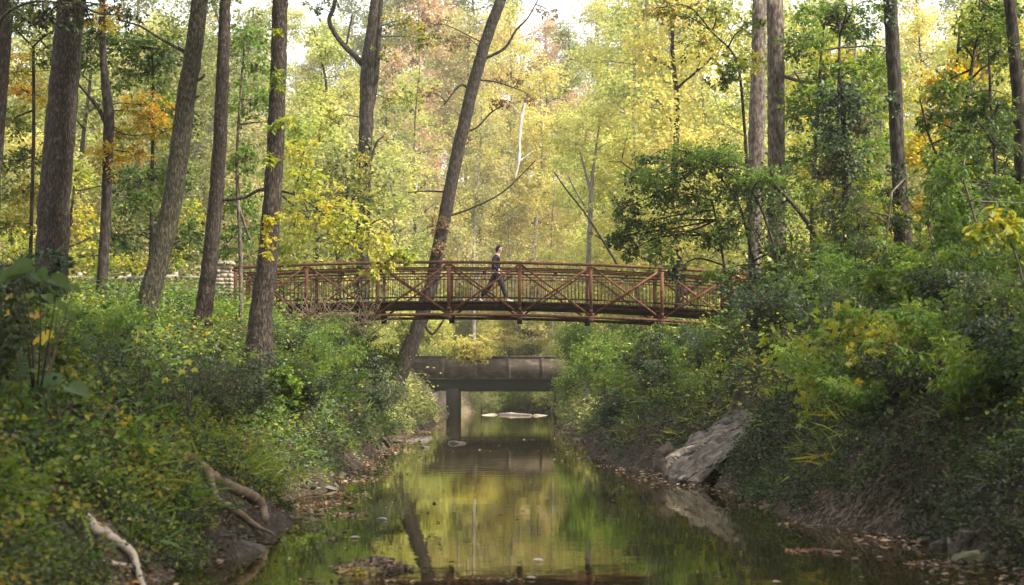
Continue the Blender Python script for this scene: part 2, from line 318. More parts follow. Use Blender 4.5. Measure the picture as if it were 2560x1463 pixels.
# ------------------------------------------------------------------ steel truss footbridge
def zc(x): return -.0043*(x+2.0)**2
PX = [-8.44+2.17*k for k in range(9)]
ZT, ZB, ZD = 5.62, 4.02, 4.45
NEAR, FAR = 60.7, 63.8
br = thing('footbridge', 'rust red arched steel truss footbridge crossing the creek', 'bridge', (0, 62.2, 4.0))
def arc(x0, x1, z, y, n=14): return [(x, y, z+zc(x)) for x in np.linspace(x0, x1, n)]
X0, X1 = PX[0], PX[-1]
for y, sgn in ((NEAR, -1), (FAR, 1)):
    m = MB(); m.sweep(arc(X0-.06, X1+.06, ZT, y, 25), .12, .085); m.obj('top_chord', M_rust, br)
    m = MB(); m.sweep(arc(X0-.06, X1+.06, ZB, y, 25), .12, .085); m.obj('bottom_chord', M_rust, br)
    for k, x in enumerate(PX):
        m = MB(); m.box((x, y, (ZT+ZB)/2+zc(x)), (.1, .115, ZT-ZB-.085)); m.box((x, y+sgn*.004, ZB+.08+zc(x)), (.2, .121, .08)); m.box((x, y+sgn*.004, ZT-.075+zc(x)), (.22, .121, .06))
        m.obj('post', M_rust, br)
    for k in range(8):
        a, b = PX[k], PX[k+1]
        for (xa, za, xb, zb, yo) in ((a, ZT-.08, b, ZB+.08, .03), (a, ZB+.08, b, ZT-.08, -.03)):
            m = MB(); m.bar((xa+.06, y+yo, za+zc(xa)), (xb-.06, y+yo, zb+zc(xb)), .045, .06); m.obj('diagonal_brace', M_rust, br)
    yi = y-sgn*.1
    for zz in (5.46, 5.36):
        m = MB(); m.sweep(arc(X0, X1, zz, yi, 25), .045, .036); m.obj('handrail', M_rustdk, br)
    for k in range(8):
        a, b = PX[k]+.04, PX[k+1]-.04; m = MB()
        m.sweep(arc(a, b, 5.27, yi, 5), .04, .035); m.sweep(arc(a, b, 4.55, yi, 5), .05, .05)
        for x in np.arange(a+.06, b-.02, .113): m.box((x, yi, (5.27+4.55)/2+zc(x)), (.017, .017, .70))
        m.obj('picket_panel', M_rustdk, br)
        xm = (a+b)/2; m = MB(); m.box((xm, yi-.03*sgn, 5.3+zc(xm)), (.11, .05, .11)); m.box((xm, yi-.05*sgn, 5.3+zc(xm)), (.06, .06, .05)); m.obj('rail_bracket', M_rust, br)
m = MB()
for x in np.arange(X0-.1, X1+.1, .15): m.box((x+.07, 62.25, ZD-.025+zc(x)), (.143, 2.86, .05), None)
m.obj('deck', M_plank, br)
for y in (61.0, 62.25, 63.5):
    m = MB(); m.sweep(arc(X0, X1, ZD-.12, y, 25), .08, .14); m.obj('stringer', M_rustdk, br)
for x in PX:
    m = MB(); m.box((x, 62.25, ZD-.26+zc(x)), (.1, 3.3, .12)); m.box((x, 60.66, ZB-.1+zc(x)), (.16, .2, .12)); m.box((x, 63.84, ZB-.1+zc(x)), (.16, .2, .12)); m.obj('floor_beam', M_rustdk, br)
for k in range(8):
    m = MB(); m.bar((PX[k], 60.8, ZB+.03+zc(PX[k])), (PX[k+1], 63.7, ZB+.03+zc(PX[k+1])), .05, .05); m.obj('wind_brace', M_rustdk, br)
# stone pillars and abutments
def stone_pillar(name, label, cx, cy, z0, z1, wd, cap=True):
    t = thing(name, label, 'pillar', (cx, cy, z0)); m = MB(); z = z0
    while z < z1-.02:
        h = min(rng.uniform(.07, .15), z1-z)
        x = -wd/2
        while x < wd/2-.03:
            l = min(rng.uniform(.12, .32), wd/2-x); j = rng.uniform(-.02, .02)
            m.box((cx+x+l/2, cy+j, z+h/2), (l-.012, wd+rng.uniform(-.03, .03), h-.012)); x += l
        z += h
    m.obj('shaft', M_stone, t)
    if cap:
        m = MB(); m.box((cx, cy, z1+.04), (wd+.1, wd+.1, .08)); m.box((cx, cy, z1+.095), (wd+.02, wd+.02, .04)); m.obj('cap', M_stone, t)
    return t
p0 = W(564, 660, 61.6)
stone_pillar('stone_pillar', 'cream stacked stone pillar at the left end of the footbridge', p0[0], 61.4, 3.2, p0[2]-.05, .5)
def abutment(label, cx, wx):
    t = thing('bridge_abutment', label, 'abutment', (cx, 62.2, 2)); m = MB(); m.box((cx, 62.2, 2.6), (wx, 3.6, 2.6)); m.obj('seat_block', M_conc, t)
abutment('low masonry abutment under the left end of the footbridge', -9.6, 1.8)
abutment('low masonry abutment under the right end of the footbridge', 9.7, 1.8)
# timber fence on the left path
fe = thing('rail_fence', 'weathered two rail timber fence behind the left trunks', 'fence', W(350, 760, 64))
fx = [80, 200, 322, 440, 548]
for k, px in enumerate(fx):
    a = W(px, 690, 64.2); gzz = float(ground(a[0], a[1])); m = MB(); m.box((a[0], a[1], (gzz-.3+a[2]+.12)/2), (.13, .13, a[2]+.12-gzz+.3)); m.obj('post', M_wood, fe)
for k in range(4):
    for dy, dz in ((0, 0), (31, .0)):
        a = W(fx[k]-4, 697+dy+rng.uniform(-3, 3), 64.08); b = W(fx[k+1]+4, 694+dy+rng.uniform(-3, 3), 64.08)
        m = MB(); m.bar(a, b, .05, .11+rng.uniform(0, .03)); m.obj('rail', M_wood, fe)
# ------------------------------------------------------------------ far road bridge
rb = thing('road_bridge', 'dark stained masonry road bridge far up the creek', 'bridge', (0, 160, 0))
def pz(py, Y): return W(1280, py, Y)[2]
def px_(px, Y): return W(px, 900, Y)[0]
YB = 156.0
m = MB(); zt, zb_ = pz(890, YB), pz(947, YB)
xx = np.linspace(px_(985, YB), px_(1560, YB), 40)
m.box(((xx[0]+xx[-1])/2, YB, (zt+zb_)/2-.06), (xx[-1]-xx[0], .45, zt-zb_-.12)); m.box(((xx[0]+xx[-1])/2, YB, zt-.06), (xx[-1]-xx[0], .56, .118))
for xq in np.arange(xx[0]+1.2, xx[-1], 2.6): m.box((xq, YB-.235, (zt+zb_)/2-.08), (.3, .06, zt-zb_-.16))
m.obj('parapet', M_conc, rb)
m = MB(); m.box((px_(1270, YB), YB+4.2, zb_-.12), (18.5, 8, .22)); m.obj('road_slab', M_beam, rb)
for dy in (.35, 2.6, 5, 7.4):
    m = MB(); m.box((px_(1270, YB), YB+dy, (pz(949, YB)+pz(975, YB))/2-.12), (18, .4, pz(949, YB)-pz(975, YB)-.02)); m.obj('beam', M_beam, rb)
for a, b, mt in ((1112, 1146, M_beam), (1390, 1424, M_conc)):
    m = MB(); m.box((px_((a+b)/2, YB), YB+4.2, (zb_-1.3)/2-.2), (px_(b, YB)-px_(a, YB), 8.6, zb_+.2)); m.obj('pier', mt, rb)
m = MB(); m.bar((px_(1112, YB)-.15, YB-.3, .35), (px_(1072, YB), YB-6, .0), .6, 3.0); m.obj('wing_wall', M_tan, rb)
m = MB(); m.bar((px_(1424, YB)+.1, YB-.3, .4), (px_(1470, YB), YB-5, .3), .5, 3.4); m.obj('wing_wall', M_conc, rb)
# ------------------------------------------------------------------ trees
def trunk_mesh(m, px, Y, k=8, sides=14, flare=1.5, rough=.06, dY=None):
    """px rows: (x, y, width_px) from base up -> tube; first row's foot is sunk into the ground"""
    rows = []
    for j, (x, y, wd) in enumerate(px):
        yy = Y+(dY[j] if dY else 0); p = W(x, y, yy); rows.append((*p, wd/2*yy/F))
    b = rows[0]; gz_ = float(ground(b[0], b[1]))
    if flare > 1: rows.insert(0, (b[0]-(rows[1][0]-b[0])*.05, b[1], min(gz_, b[2])-.35, b[3]*flare))
    q = cat(rows, k); q[:, :2] += rng.normal(size=(len(q), 2))*q[:, 3:4]*.035
    m.tube(q[:, :3], np.maximum(q[:, 3], .006), sides, rough); return q
def extend(q, top, r1=.05, lean=(0, 0)):
    """carry a trunk on upward out of frame to height top"""
    p = q[-1]; t = nrm(q[-1, :3]-q[-5, :3]); out = []
    n = 8
    for j in range(1, n+1):
        s = j/n; z = p[2]+(top-p[2])*s
        out.append((p[0]+t[0]/max(t[2], .3)*(z-p[2])*(.8)+lean[0]*s*s+rng.normal()*.06, p[1]+lean[1]*s*s+rng.normal()*.06, z, p[3]+(r1-p[3])*s))
    return np.array(out)
def limbs_from(m, q, z0, z1, n, ln, r=.06, up=.5):
    """limbs leaving the trunk rows q between heights z0..z1; returns their points"""
    pts = []
    sel = q[(q[:, 2] > z0) & (q[:, 2] < z1)]
    if len(sel) < 2: return np.zeros((0, 3))
    for k in range(n):
        b = sel[rng.integers(len(sel))]; a = rng.uniform(0, 6.283); L = ln*rng.uniform(.6, 1.2)
        d = np.array((math.cos(a), math.sin(a), up+rng.uniform(-.2, .5)))
        p = [b[:3]+nrm(d)*L*s+np.array((0, 0, .15*L*s*s))+rng.normal(size=3)*.12*s for s in np.linspace(0, 1, 6)]
        rr = min(r, b[3]*.6)
        m.tube(p, np.linspace(rr, .012, 6), 5, .1); pts += p[2:]
        for s in (2, 3, 4):
            d2 = nrm(d+rng.normal(size=3)*.7); p2 = [p[s]+d2*L*.45*u for u in np.linspace(0, 1, 4)]
            m.tube(p2, np.linspace(rr*.45, .006, 4), 4, 0); pts += p2[1:]
    return np.array(pts)
def crown_on(mb, pts, lsz, nspr=3, n=14, L=1.1, shape='kite', up=.15):
    """leafy sprays at limb points"""
    P = np.repeat(pts, nspr, 0); P = P+rng.normal(size=P.shape)*.35
    D = rng.normal(size=P.shape); D[:, 2] = D[:, 2]*.5+up
    sprays(mb, P, D, L*rng.uniform(.6, 1.3, len(P)), n, lsz, shape)
KEEP_OUT = [(2205, 2295, 0, 630, 45), (1915, 1958, 0, 385, 55)]   # trunks seen clear of leaves
def blob_foliage(lv, tw, blobs, lsz, shape='kite', n=14, flat=.6, droop=.25, hang=.3, anchor=None, limb_r=.018, dens=1.0):
    """blobs: (px, py, Y, rx_px, ry_px); sprays fill each ellipsoid, twigs reach them from the nearest anchor"""
    for (px, py, Y, rx, ry) in blobs:
        if rx > 30 and any(x0-rx*.7 < px < x1+rx*.7 and y0-ry < py < y1+ry*.5 and Y < d-.8 for (x0, x1, y0, y1, d) in KEEP_OUT): continue
        c = W(px, py, Y); a, b = rx*Y/F, ry*Y/F
        ns = max(4, int(dens*(14+1.6*a*b/(lsz*lsz))))
        u = nrm(rng.normal(size=(ns, 3)))*(rng.random((ns, 1))**.45); O = c+u*np.array((a, (a+b)*.5, b))*.85
        L = (.28+.35*rng.random(ns))*min(a, b)*1.5
        D = u*.8+rng.normal(size=(ns, 3))*.6; D[:, 2] *= .55
        sprays(lv, O, D, L, n, lsz, shape, flat, .34, droop, hang)
        if tw is not None:
            if anchor is not None and len(anchor):
                k = np.argmin(((anchor[:, :3]-c)**2).sum(1)); s = anchor[k, :3]
                if np.linalg.norm(s-c) > .1:
                    mid = (s+c)/2+rng.normal(size=3)*.1*np.linalg.norm(s-c)+np.array((0, 0, .06*np.linalg.norm(s-c)))
                    tw.tube(cat([(*s, limb_r*1.6), (*mid, limb_r), (*c, limb_r*.5)], 5)[:, :3], np.linspace(limb_r*1.6, limb_r*.4, 11), 5, .1)
            for k in range(0, ns, 2):
                mid = (c+O[k])/2+rng.normal(size=3)*.06
                e = O[k]+nrm(D[k])*L[k]*.8
                tw.tube([c, mid, O[k], e], [limb_r*.45, limb_r*.35, limb_r*.25, .003], 3, 0, False)
def px_tree(name, label, trunks, Y, bark, top=None, blobs=(), leaf=None, lsz=.12, shape='kite', group=None, topleaf=None, dens=1., flare=1.5, crownn=9, cr=3.5, sides=14, dY=None, catg='tree', n=14, limb_r=.018, flat=.6, hang=.3):
    """trunks: list of px rows lists; the first is the main trunk"""
    b = trunks[0][0]; base = W(b[0], b[1], Y); base[2] = float(ground(base[0], base[1]))
    t = thing(name, label, catg, base, group); m = MB(); Q = []
    q = trunk_mesh(m, trunks[0], Y, flare=flare, sides=sides, dY=dY); Q.append(q)
    for tr in trunks[1:]:
        Q.append(trunk_mesh(m, tr, Y, flare=1, sides=max(6, sides-4)))
    lv = MB()
    if top:
        for qq in Q[:1]:
            e = extend(qq, top); m.tube(np.vstack([qq[-1:, :3]-np.array((0, 0, .02)), e[:, :3]]), np.concatenate([qq[-1:, 3], e[:, 3]]), sides, .08)
            pts = limbs_from(m, e, e[0, 2]+.5, top, crownn, cr, .07)
            c2 = MB(); crown_on(c2, pts, .24, 3, 12, 1.3)
            c2.obj('crown', topleaf or leaf or L_mix, t)
    if blobs:
        blob_foliage(lv, m, blobs, lsz, shape, anchor=np.vstack(Q), dens=dens, n=n, limb_r=limb_r, flat=flat, hang=hang)
        lv.obj('foliage', leaf, t)
    m.obj('trunk', bark, t, smooth=True)
    return t
T = px_tree
# left bank trunks
T('tree', 'pinkish brown trunk cut off by the left edge of the photo', [[(-45, 760, 66), (-30, 500, 60), (-8, 200, 56), (8, 0, 54)]], 43, B_warm, 19)
T('tree', 'thickest grey brown trunk, second from the left edge', [[(126, 760, 100), (128, 720, 86), (134, 520, 80), (152, 300, 76), (168, 120, 72), (180, 0, 68)]], 46, B_warm, 22, cr=4.5, crownn=11)
T('slender_tree', 'slender dark forked tree with orange leaves behind the thickest trunk',
  [[(252, 745, 30), (264, 560, 26), (268, 420, 25), (272, 290, 27), (262, 200, 20), (256, 100, 17), (256, 0, 15)], [(266, 312, 14), (245, 270, 11), (215, 232, 9), (200, 215, 7)]], 50, B_dark, 16,
  [(268, 390, 50, 48, 44), (352, 262, 50.5, 78, 36), (380, 300, 51, 70, 40), (300, 330, 50.5, 46, 24), (70, 235, 50, 60, 40), (40, 180, 51, 50, 50), (255, 50, 50, 50, 40), (330, 380, 51, 60, 30), (410, 330, 50.5, 50, 30)], L_orange, .1, 'kite', crownn=7, topleaf=L_gold, sides=10, dens=.8)
T('sapling', 'thin dark sapling left of the thickest trunk', [[(74, 770, 12), (78, 560, 10), (84, 330, 9), (83, 116, 8)], [(83, 118, 6), (60, 95, 5), (32, 66, 4)], [(83, 116, 6), (110, 92, 5), (138, 74, 4)]], 48, B_dark, None,
  [(60, 50, 48, 70, 44), (130, 130, 48, 60, 36), (40, 300, 49, 62, 46), (52, 400, 48.5, 70, 40), (60, 480, 49, 60, 46), (30, 560, 48, 60, 40), (110, 30, 48, 60, 40)], L_mix, .11, sides=7, dens=.9)
T('tree', 'brown trunk leaning right between the thickest trunk and the footbridge', [[(346, 835, 76), (360, 790, 60), (388, 680, 53), (424, 540, 51), (446, 400, 50), (464, 250, 48), (484, 120, 45), (500, 0, 42)], [(462, 130, 10), (400, 96, 7), (350, 66, 5), (290, 48, 4)], [(486, 205, 9), (504, 196, 7), (512, 186, 5)], [(480, 246, 9), (498, 240, 6)], [(430, 610, 10), (452, 600, 6)]], 44, B_moss, 20, cr=4, topleaf=L_mix)
T('tree', 'straight brown trunk just in front of the stone pillar', [[(502, 825, 58), (509, 780, 44), (522, 680, 40), (536, 540, 37), (548, 380, 35), (556, 200, 32), (562, 30, 28), (564, 0, 27)],
  [(552, 500, 9), (610, 494, 8), (655, 474, 8), (720, 482, 6), (770, 505, 5), (830, 556, 4), (880, 600, 3)], [(690, 476, 5), (740, 520, 4), (790, 560, 3)]], 45.5, B_warm, 19,
  [(760, 440, 44.5, 50, 30), (800, 480, 44, 66, 36), (860, 530, 44, 76, 42), (930, 585, 44, 62, 42), (810, 560, 44.5, 74, 44), (980, 640, 43.8, 46, 24), (735, 560, 44.5, 42, 60), (955, 672, 43.8, 50, 22), (1010, 640, 43.8, 22, 18), (860, 610, 44, 60, 30), (720, 630, 44.4, 30, 26), (760, 380, 45, 40, 40)], L_yg2, .12, 'oval', dens=.6, n=11, limb_r=.014, topleaf=L_mix)
T('tree', 'brown trunk standing in front of the left half of the footbridge', [[(646, 920, 92), (649, 870, 70), (652, 800, 60), (668, 660, 52), (680, 520, 47), (688, 380, 44), (694, 230, 42), (698, 100, 40), (700, 0, 39)]], 42, B_warm, 21,
  [(690, 86, 41.6, 18, 8), (692, 190, 41.5, 20, 12), (690, 215, 41.5, 26, 14), (682, 320, 41.5, 22, 14), (712, 310, 41.6, 26, 20), (676, 400, 41.5, 22, 12), (672, 560, 41.5, 20, 12), (666, 590, 41.5, 24, 18), (672, 630, 41.5, 20, 12), (684, 540, 41.5, 22, 10)], L_yg, .11, 'oval', dens=.5, n=7, limb_r=.008, topleaf=L_mix)
# understory behind the left trunks
T('understory_tree', 'leafy green understory tree between the orange tree and the leaning trunk', [[(374, 770, 13), (378, 600, 11), (380, 430, 10), (384, 250, 8), (380, 120, 6)]], 53, B_dark, None,
  [(350, 455, 53, 70, 46), (330, 505, 52.5, 58, 36), (440, 270, 53, 54, 70), (400, 130, 53, 86, 50), (310, 100, 53, 80, 46), (330, 190, 53, 90, 46), (430, 440, 54, 50, 70), (300, 590, 53, 50, 40), (400, 560, 54, 46, 50), (470, 600, 54, 40, 60), (220, 120, 53, 70, 60)], L_mid, .12, sides=7)
T('understory_tree', 'green young tree between the two straight trunks left of the bridge', [[(602, 770, 13), (600, 600, 11), (592, 420, 9), (600, 250, 7), (612, 100, 5)], [(598, 520, 8), (625, 600, 7)]], 52, B_pale, None,
  [(615, 90, 52, 50, 40), (625, 250, 52, 46, 70), (612, 400, 52, 44, 50), (600, 500, 53, 50, 50), (620, 580, 53, 44, 40), (560, 620, 53, 40, 30), (740, 330, 53, 50, 46), (640, 170, 52, 30, 40)], L_bright, .12, sides=7, dens=.8)
T('understory_tree', 'yellow green shrubby tree beside the far end of the fence', [[(160, 770, 12), (170, 600, 10), (182, 500, 7), (190, 420, 5)]], 58, B_dark, None,
  [(190, 440, 58, 60, 50), (180, 560, 58, 70, 50), (230, 640, 58, 60, 40), (120, 650, 57, 70, 50), (330, 650, 60, 60, 30), (470, 520, 60, 40, 60), (430, 640, 60, 40, 40), (60, 620, 57, 70, 60)], L_yg, .13, sides=6, dens=.7)
# trees behind the bridge
T('forked_tree', 'forked brown tree whose left limb bends sharply, behind the footbridge', [[(905, 800, 40), (908, 560, 34), (912, 420, 34), (916, 280, 37), (920, 160, 35), (932, 60, 27), (938, 0, 24)],
  [(906, 160, 17), (885, 138, 15), (862, 116, 14), (836, 82, 13), (823, 50, 12), (834, 20, 11), (842, -30, 11)], [(922, 300, 15), (934, 240, 15), (942, 170, 15), (948, 80, 14), (953, -30, 13)], [(866, 112, 5), (876, 60, 5), (880, 36, 4)], [(920, 430, 8), (940, 360, 6), (960, 340, 4)], [(948, 14, 9), (925, 6, 6)]], 76, B_dark, 24,
  [(905, 400, 74, 24, 30), (900, 450, 74, 26, 30), (920, 500, 74, 36, 36), (1010, 60, 75, 70, 26), (1060, 100, 76, 60, 20), (960, 130, 75, 40, 16), (1010, 250, 77, 60, 30), (830, 300, 77, 40, 24), (800, 20, 76, 50, 20)], L_mix, .13, dens=.5, sides=12, topleaf=L_mix)
T('leaning_tree', 'dark tree leaning right, rising from the left creek bank behind the footbridge', [[(972, 1012, 50), (1000, 930, 44), (1040, 830, 38), (1078, 715, 34), (1092, 640, 33), (1112, 540, 33), (1140, 400, 32), (1176, 240, 31), (1212, 110, 29), (1252, 0, 27)],
  [(1210, 148, 8), (1262, 120, 7), (1290, 76, 6), (1320, 44, 4), (1350, -10, 3)], [(1152, 330, 7), (1190, 320, 5), (1230, 280, 4), (1262, 262, 3)], [(1108, 545, 6), (1180, 520, 5), (1260, 478, 4), (1340, 400, 3)], [(1172, 222, 6), (1150, 214, 5), (1110, 262, 4)], [(1056, 800, 9), (1080, 835, 7), (1110, 800, 5)], [(1120, 480, 5), (1060, 478, 4), (1020, 482, 3)], [(1195, 200, 5), (1240, 205, 4), (1300, 225, 3)]], 79, B_dark, 27,
  [(1100, 570, 78.5, 24, 26), (1095, 620, 78.5, 26, 20), (1250, 260, 79, 50, 14), (1330, 250, 80, 40, 14), (1120, 100, 79, 60, 26), (1080, 60, 79, 60, 20), (1280, 200, 80, 60, 14), (1370, 30, 79, 40, 16), (1080, 230, 79, 50, 14)], L_brown, .12, dens=.45, sides=12, topleaf=L_brown, flare=1.25)
T('pale_tree', 'slim pale grey tree rising behind the middle of the footbridge', [[(1470, 820, 15), (1472, 650, 14), (1476, 540, 13), (1478, 480, 12), (1486, 400, 7), (1500, 300, 5)], [(1478, 484, 9), (1466, 440, 7), (1450, 380, 5)], [(1476, 540, 5), (1440, 480, 4), (1420, 440, 3)]], 84, B_grey, None,
  [(1500, 290, 84, 70, 50), (1440, 360, 84, 60, 50), (1560, 380, 84, 60, 50), (1500, 450, 85, 60, 40)], L_far[1], .15, dens=.5, sides=8)
T('fallen_limb', 'thin dark dead stem slanting down to the right footbridge rail', [[(1545, 665, 6), (1500, 590, 6), (1460, 530, 5), (1420, 480, 4), (1385, 430, 3)]], 70, B_dark, None, flare=1, sides=6, catg='dead stem')
T('bleached_snag', 'bleached white dead trunk standing out among yellow leaves above the walker', [[(1286, 450, 5), (1297, 400, 9), (1299, 350, 8), (1301, 320, 10), (1306, 280, 10), (1317, 240, 6)], [(1297, 405, 6), (1318, 390, 4), (1332, 378, 3)]], 108, B_white, None, flare=1, sides=8, catg='dead tree')
# right bank trunks
T('tree', 'pale brown trunk behind the right end of the footbridge, half hidden by a thicker trunk', [[(1886, 700, 34), (1886, 560, 36), (1889, 420, 40), (1892, 300, 42), (1896, 150, 36), (1898, 0, 36)]], 67, B_pale, 22, cr=4, topleaf=L_mix)
T('tree', 'straight pinkish brown trunk rising above the dark vine thicket', [[(1944, 760, 48), (1942, 600, 46), (1941, 420, 44), (1940, 300, 44), (1940, 150, 44), (1937, 0, 42)], [(1950, 188, 8), (1990, 200, 9), (2030, 206, 8), (2068, 200, 6)], [(2000, 204, 5), (2018, 232, 5), (2026, 262, 4)], [(2000, 202, 5), (1985, 178, 4)]], 55, B_pale, 21, cr=4.5, topleaf=L_mid)
T('tree', 'dark vine wrapped trunk on the right bank', [[(2256, 690, 62), (2258, 600, 48), (2250, 480, 38), (2242, 340, 36), (2236, 200, 36), (2228, 60, 35), (2226, 0, 34)]], 45, B_dark, 19,
  [(2262, 640, 44.4, 36, 40), (2250, 560, 44.4, 26, 40), (2225, 40, 44.5, 20, 40), (2240, 420, 44.5, 16, 40), (2228, 260, 44.5, 16, 40)], L_ivy, .09, dens=.5, cr=4.5, topleaf=L_mid)
T('tree', 'dark trunk at the right edge of the photo behind yellow leaves', [[(2566, 760, 44), (2560, 560, 40), (2550, 300, 36), (2530, 60, 30), (2524, 0, 28)]], 36, B_dark, 16, cr=4, topleaf=L_mix)
# thicket on the right bank
T('vine_thicket', 'dark green vine thicket arching over the right end of the footbridge', [[(2122, 790, 14), (2084, 674, 13), (2034, 582, 12), (1992, 522, 10), (1930, 460, 8), (1850, 420, 6), (1740, 420, 5)], [(1900, 760, 10), (1880, 640, 8), (1850, 520, 7), (1800, 440, 5)], [(1830, 900, 9), (1825, 800, 8), (1815, 700, 7), (1800, 600, 6), (1780, 500, 5)]], 50, B_dark, None,
  [(1700, 415, 50, 100, 44), (1800, 400, 50, 90, 44), (1640, 480, 50, 70, 46), (1740, 490, 50, 96, 50), (1850, 470, 50, 90, 46), (1600, 560, 50, 50, 40), (1670, 580, 50, 66, 50), (1650, 636, 49.5, 36, 40), (1690, 676, 49.5, 28, 24), (1560, 520, 50, 30, 26), (1535, 600, 50, 18, 20), (1600, 440, 50, 40, 24), (1616, 396, 50, 36, 18), (1575, 630, 50, 18, 24), (1830, 570, 49.5, 40, 60), (1790, 600, 49.5, 34, 40), (1820, 710, 49.5, 34, 50), (1815, 790, 49.5, 36, 50), (1825, 870, 49.5, 36, 40), (1930, 540, 50, 60, 60), (1950, 640, 50, 70, 60), (2000, 690, 50, 60, 60), (1980, 780, 50, 66, 50), (1920, 450, 50.5, 70, 40), (1555, 590, 50, 24, 26), (1900, 700, 50, 50, 40)], L_vine, .095, 'kite', catg='thicket', sides=6, dens=1.0, limb_r=.02)
T('vine_thicket', 'lighter leafy sprays on top of the vine thicket arch', [[(1960, 760, 8), (1930, 600, 7), (1880, 480, 6), (1800, 420, 5), (1740, 390, 4)]], 49.3, B_dark, None,
  [(1720, 380, 49, 80, 28), (1810, 385, 49, 80, 26), (1880, 440, 49, 60, 24), (1930, 440, 49, 40, 20), (1640, 440, 49, 50, 26), (1780, 690, 49, 34, 16)], L_bright, .1, 'narrow', catg='thicket', sides=6, dens=1.2)
T('ivy_column', 'ivy smothered dead trunk between the dark vine wrapped trunk and the thicket', [[(2124, 760, 22), (2118, 600, 20), (2112, 420, 17), (2108, 280, 13), (2104, 200, 9)]], 47, B_dark, None,
  [(2110, 240, 47, 60, 40), (2080, 320, 47, 46, 56), (2120, 400, 46.8, 46, 66), (2110, 520, 46.8, 42, 70), (2120, 640, 46.8, 46, 60), (2060, 420, 47, 30, 40), (2150, 300, 47, 40, 40)], L_ivy, .1, catg='ivy', sides=8, dens=1.2)
T('understory_tree', 'green leafed tree with spreading boughs right of the twin trunks', [[(2040, 780, 14), (2030, 560, 12), (2040, 360, 10), (2050, 180, 7), (2060, 60, 5)]], 54, B_dark, None,
  [(2000, 100, 54, 60, 50), (2050, 190, 54, 66, 44), (2130, 70, 54, 56, 50), (2180, 170, 54, 50, 50), (2160, 260, 54, 50, 40), (1990, 290, 54, 40, 40), (2020, 390, 55, 50, 50), (2060, 500, 55, 44, 50), (2080, 30, 54, 60, 30), (1990, 400, 54, 34, 44)], L_mid, .12, sides=7, dens=.75)
T('understory_tree', 'green boughs hanging left of the twin trunks', [[(1880, 760, 10), (1870, 500, 9), (1860, 300, 8), (1840, 150, 6), (1780, 80, 4)]], 58, B_dark, None,
  [(1760, 110, 58, 76, 34), (1840, 170, 58, 66, 34), (1700, 40, 58, 60, 34), (1790, 30, 58, 70, 30), (1860, 150, 57, 60, 30), (1810, 200, 58, 60, 26), (1640, 20, 58, 40, 24), (1885, 60, 57, 30, 30)], L_mix, .12, sides=7, dens=.6)
bl = [(rng.uniform(2280, 2570), rng.uniform(0, 640), rng.uniform(37, 43), rng.uniform(36, 70), rng.uniform(28, 50)) for k in range(48)]
T('understory_tree', 'dense green tree filling the upper right corner', [[(2420, 800, 20), (2400, 560, 16), (2410, 320, 12), (2440, 100, 8), (2450, 0, 6)], [(2400, 500, 8), (2330, 360, 6), (2300, 250, 4)]], 40, B_dark, None, bl, L_mid, .1, sides=7, dens=.85)
bl = [(rng.uniform(2270, 2560), rng.uniform(20, 560), rng.uniform(45, 52), rng.uniform(40, 70), rng.uniform(30, 50)) for k in range(26)]
T('understory_tree', 'golden leafed tree glowing behind the dense upper right green', [[(2340, 760, 18), (2350, 560, 14), (2380, 320, 10), (2400, 60, 6)]], 48, B_dark, None, bl, L_gold, .12, sides=7, dens=.9)
bl = [(rng.uniform(2140, 2420), rng.uniform(380, 700), rng.uniform(41, 46), rng.uniform(36, 60), rng.uniform(26, 44)) for k in range(20)]
T('shrub', 'tall green shrub around the foot of the vine wrapped trunk', [[(2200, 800, 10), (2210, 640, 8), (2230, 480, 5)], [(2330, 800, 10), (2330, 640, 8), (2350, 480, 5)]], 43, B_twig, None, bl, L_mid, .1, 'narrow', catg='shrub', sides=6, dens=1.1)
T('shrub', 'bright feathery green shrub against the right end of the footbridge', [[(1890, 1010, 8), (1892, 900, 6), (1885, 780, 4)], [(1910, 1010, 7), (1930, 900, 5), (1935, 800, 4)]], 48, B_twig, None,
  [(1880, 770, 48, 46, 44), (1890, 850, 47.5, 66, 56), (1930, 900, 47.5, 60, 56), (1860, 920, 47.5, 56, 46), (1960, 860, 48, 46, 50), (1900, 970, 47, 70, 36), (1840, 840, 48, 30, 40)], L_bright, .09, 'narrow', catg='shrub', sides=6, dens=.8, flare=1)
T('shrub', 'yellow green maple sapling on the right bank with drooping lobed leaves', [[(2330, 1080, 7), (2290, 960, 6), (2240, 880, 5), (2170, 840, 3)], [(2290, 960, 5), (2330, 880, 4), (2360, 820, 3)], [(2240, 880, 4), (2180, 930, 3), (2130, 900, 2)]], 27, B_twig, None,
  [(2200, 830, 27, 56, 34), (2160, 900, 27, 46, 36), (2250, 880, 27, 56, 44), (2240, 950, 26.8, 54, 34), (2320, 850, 27, 60, 40), (2340, 940, 26.8, 50, 40), (2400, 860, 27, 54, 44), (2140, 960, 26.8, 24, 20), (2440, 780, 27.5, 50, 46)], L_yg2, .09, 'lobed', catg='shrub', sides=5, dens=.7, flare=1, hang=.8, n=8, limb_r=.008)
T('shrub', 'arching fern like green fronds above the maple sapling on the right bank', [[(2330, 800, 7), (2300, 720, 5), (2240, 680, 4), (2180, 690, 3)], [(2320, 760, 4), (2260, 740, 3), (2190, 760, 2)]], 31, B_twig, None,
  [(2200, 690, 31, 56, 20), (2260, 680, 31, 50, 22), (2220, 750, 31, 56, 24), (2290, 730, 31, 44, 34), (2330, 690, 31, 50, 30), (2180, 720, 31, 34, 18)], L_bright, .1, 'narrow', catg='shrub', sides=5, dens=1.1, flare=1, flat=.8, n=18, limb_r=.008)
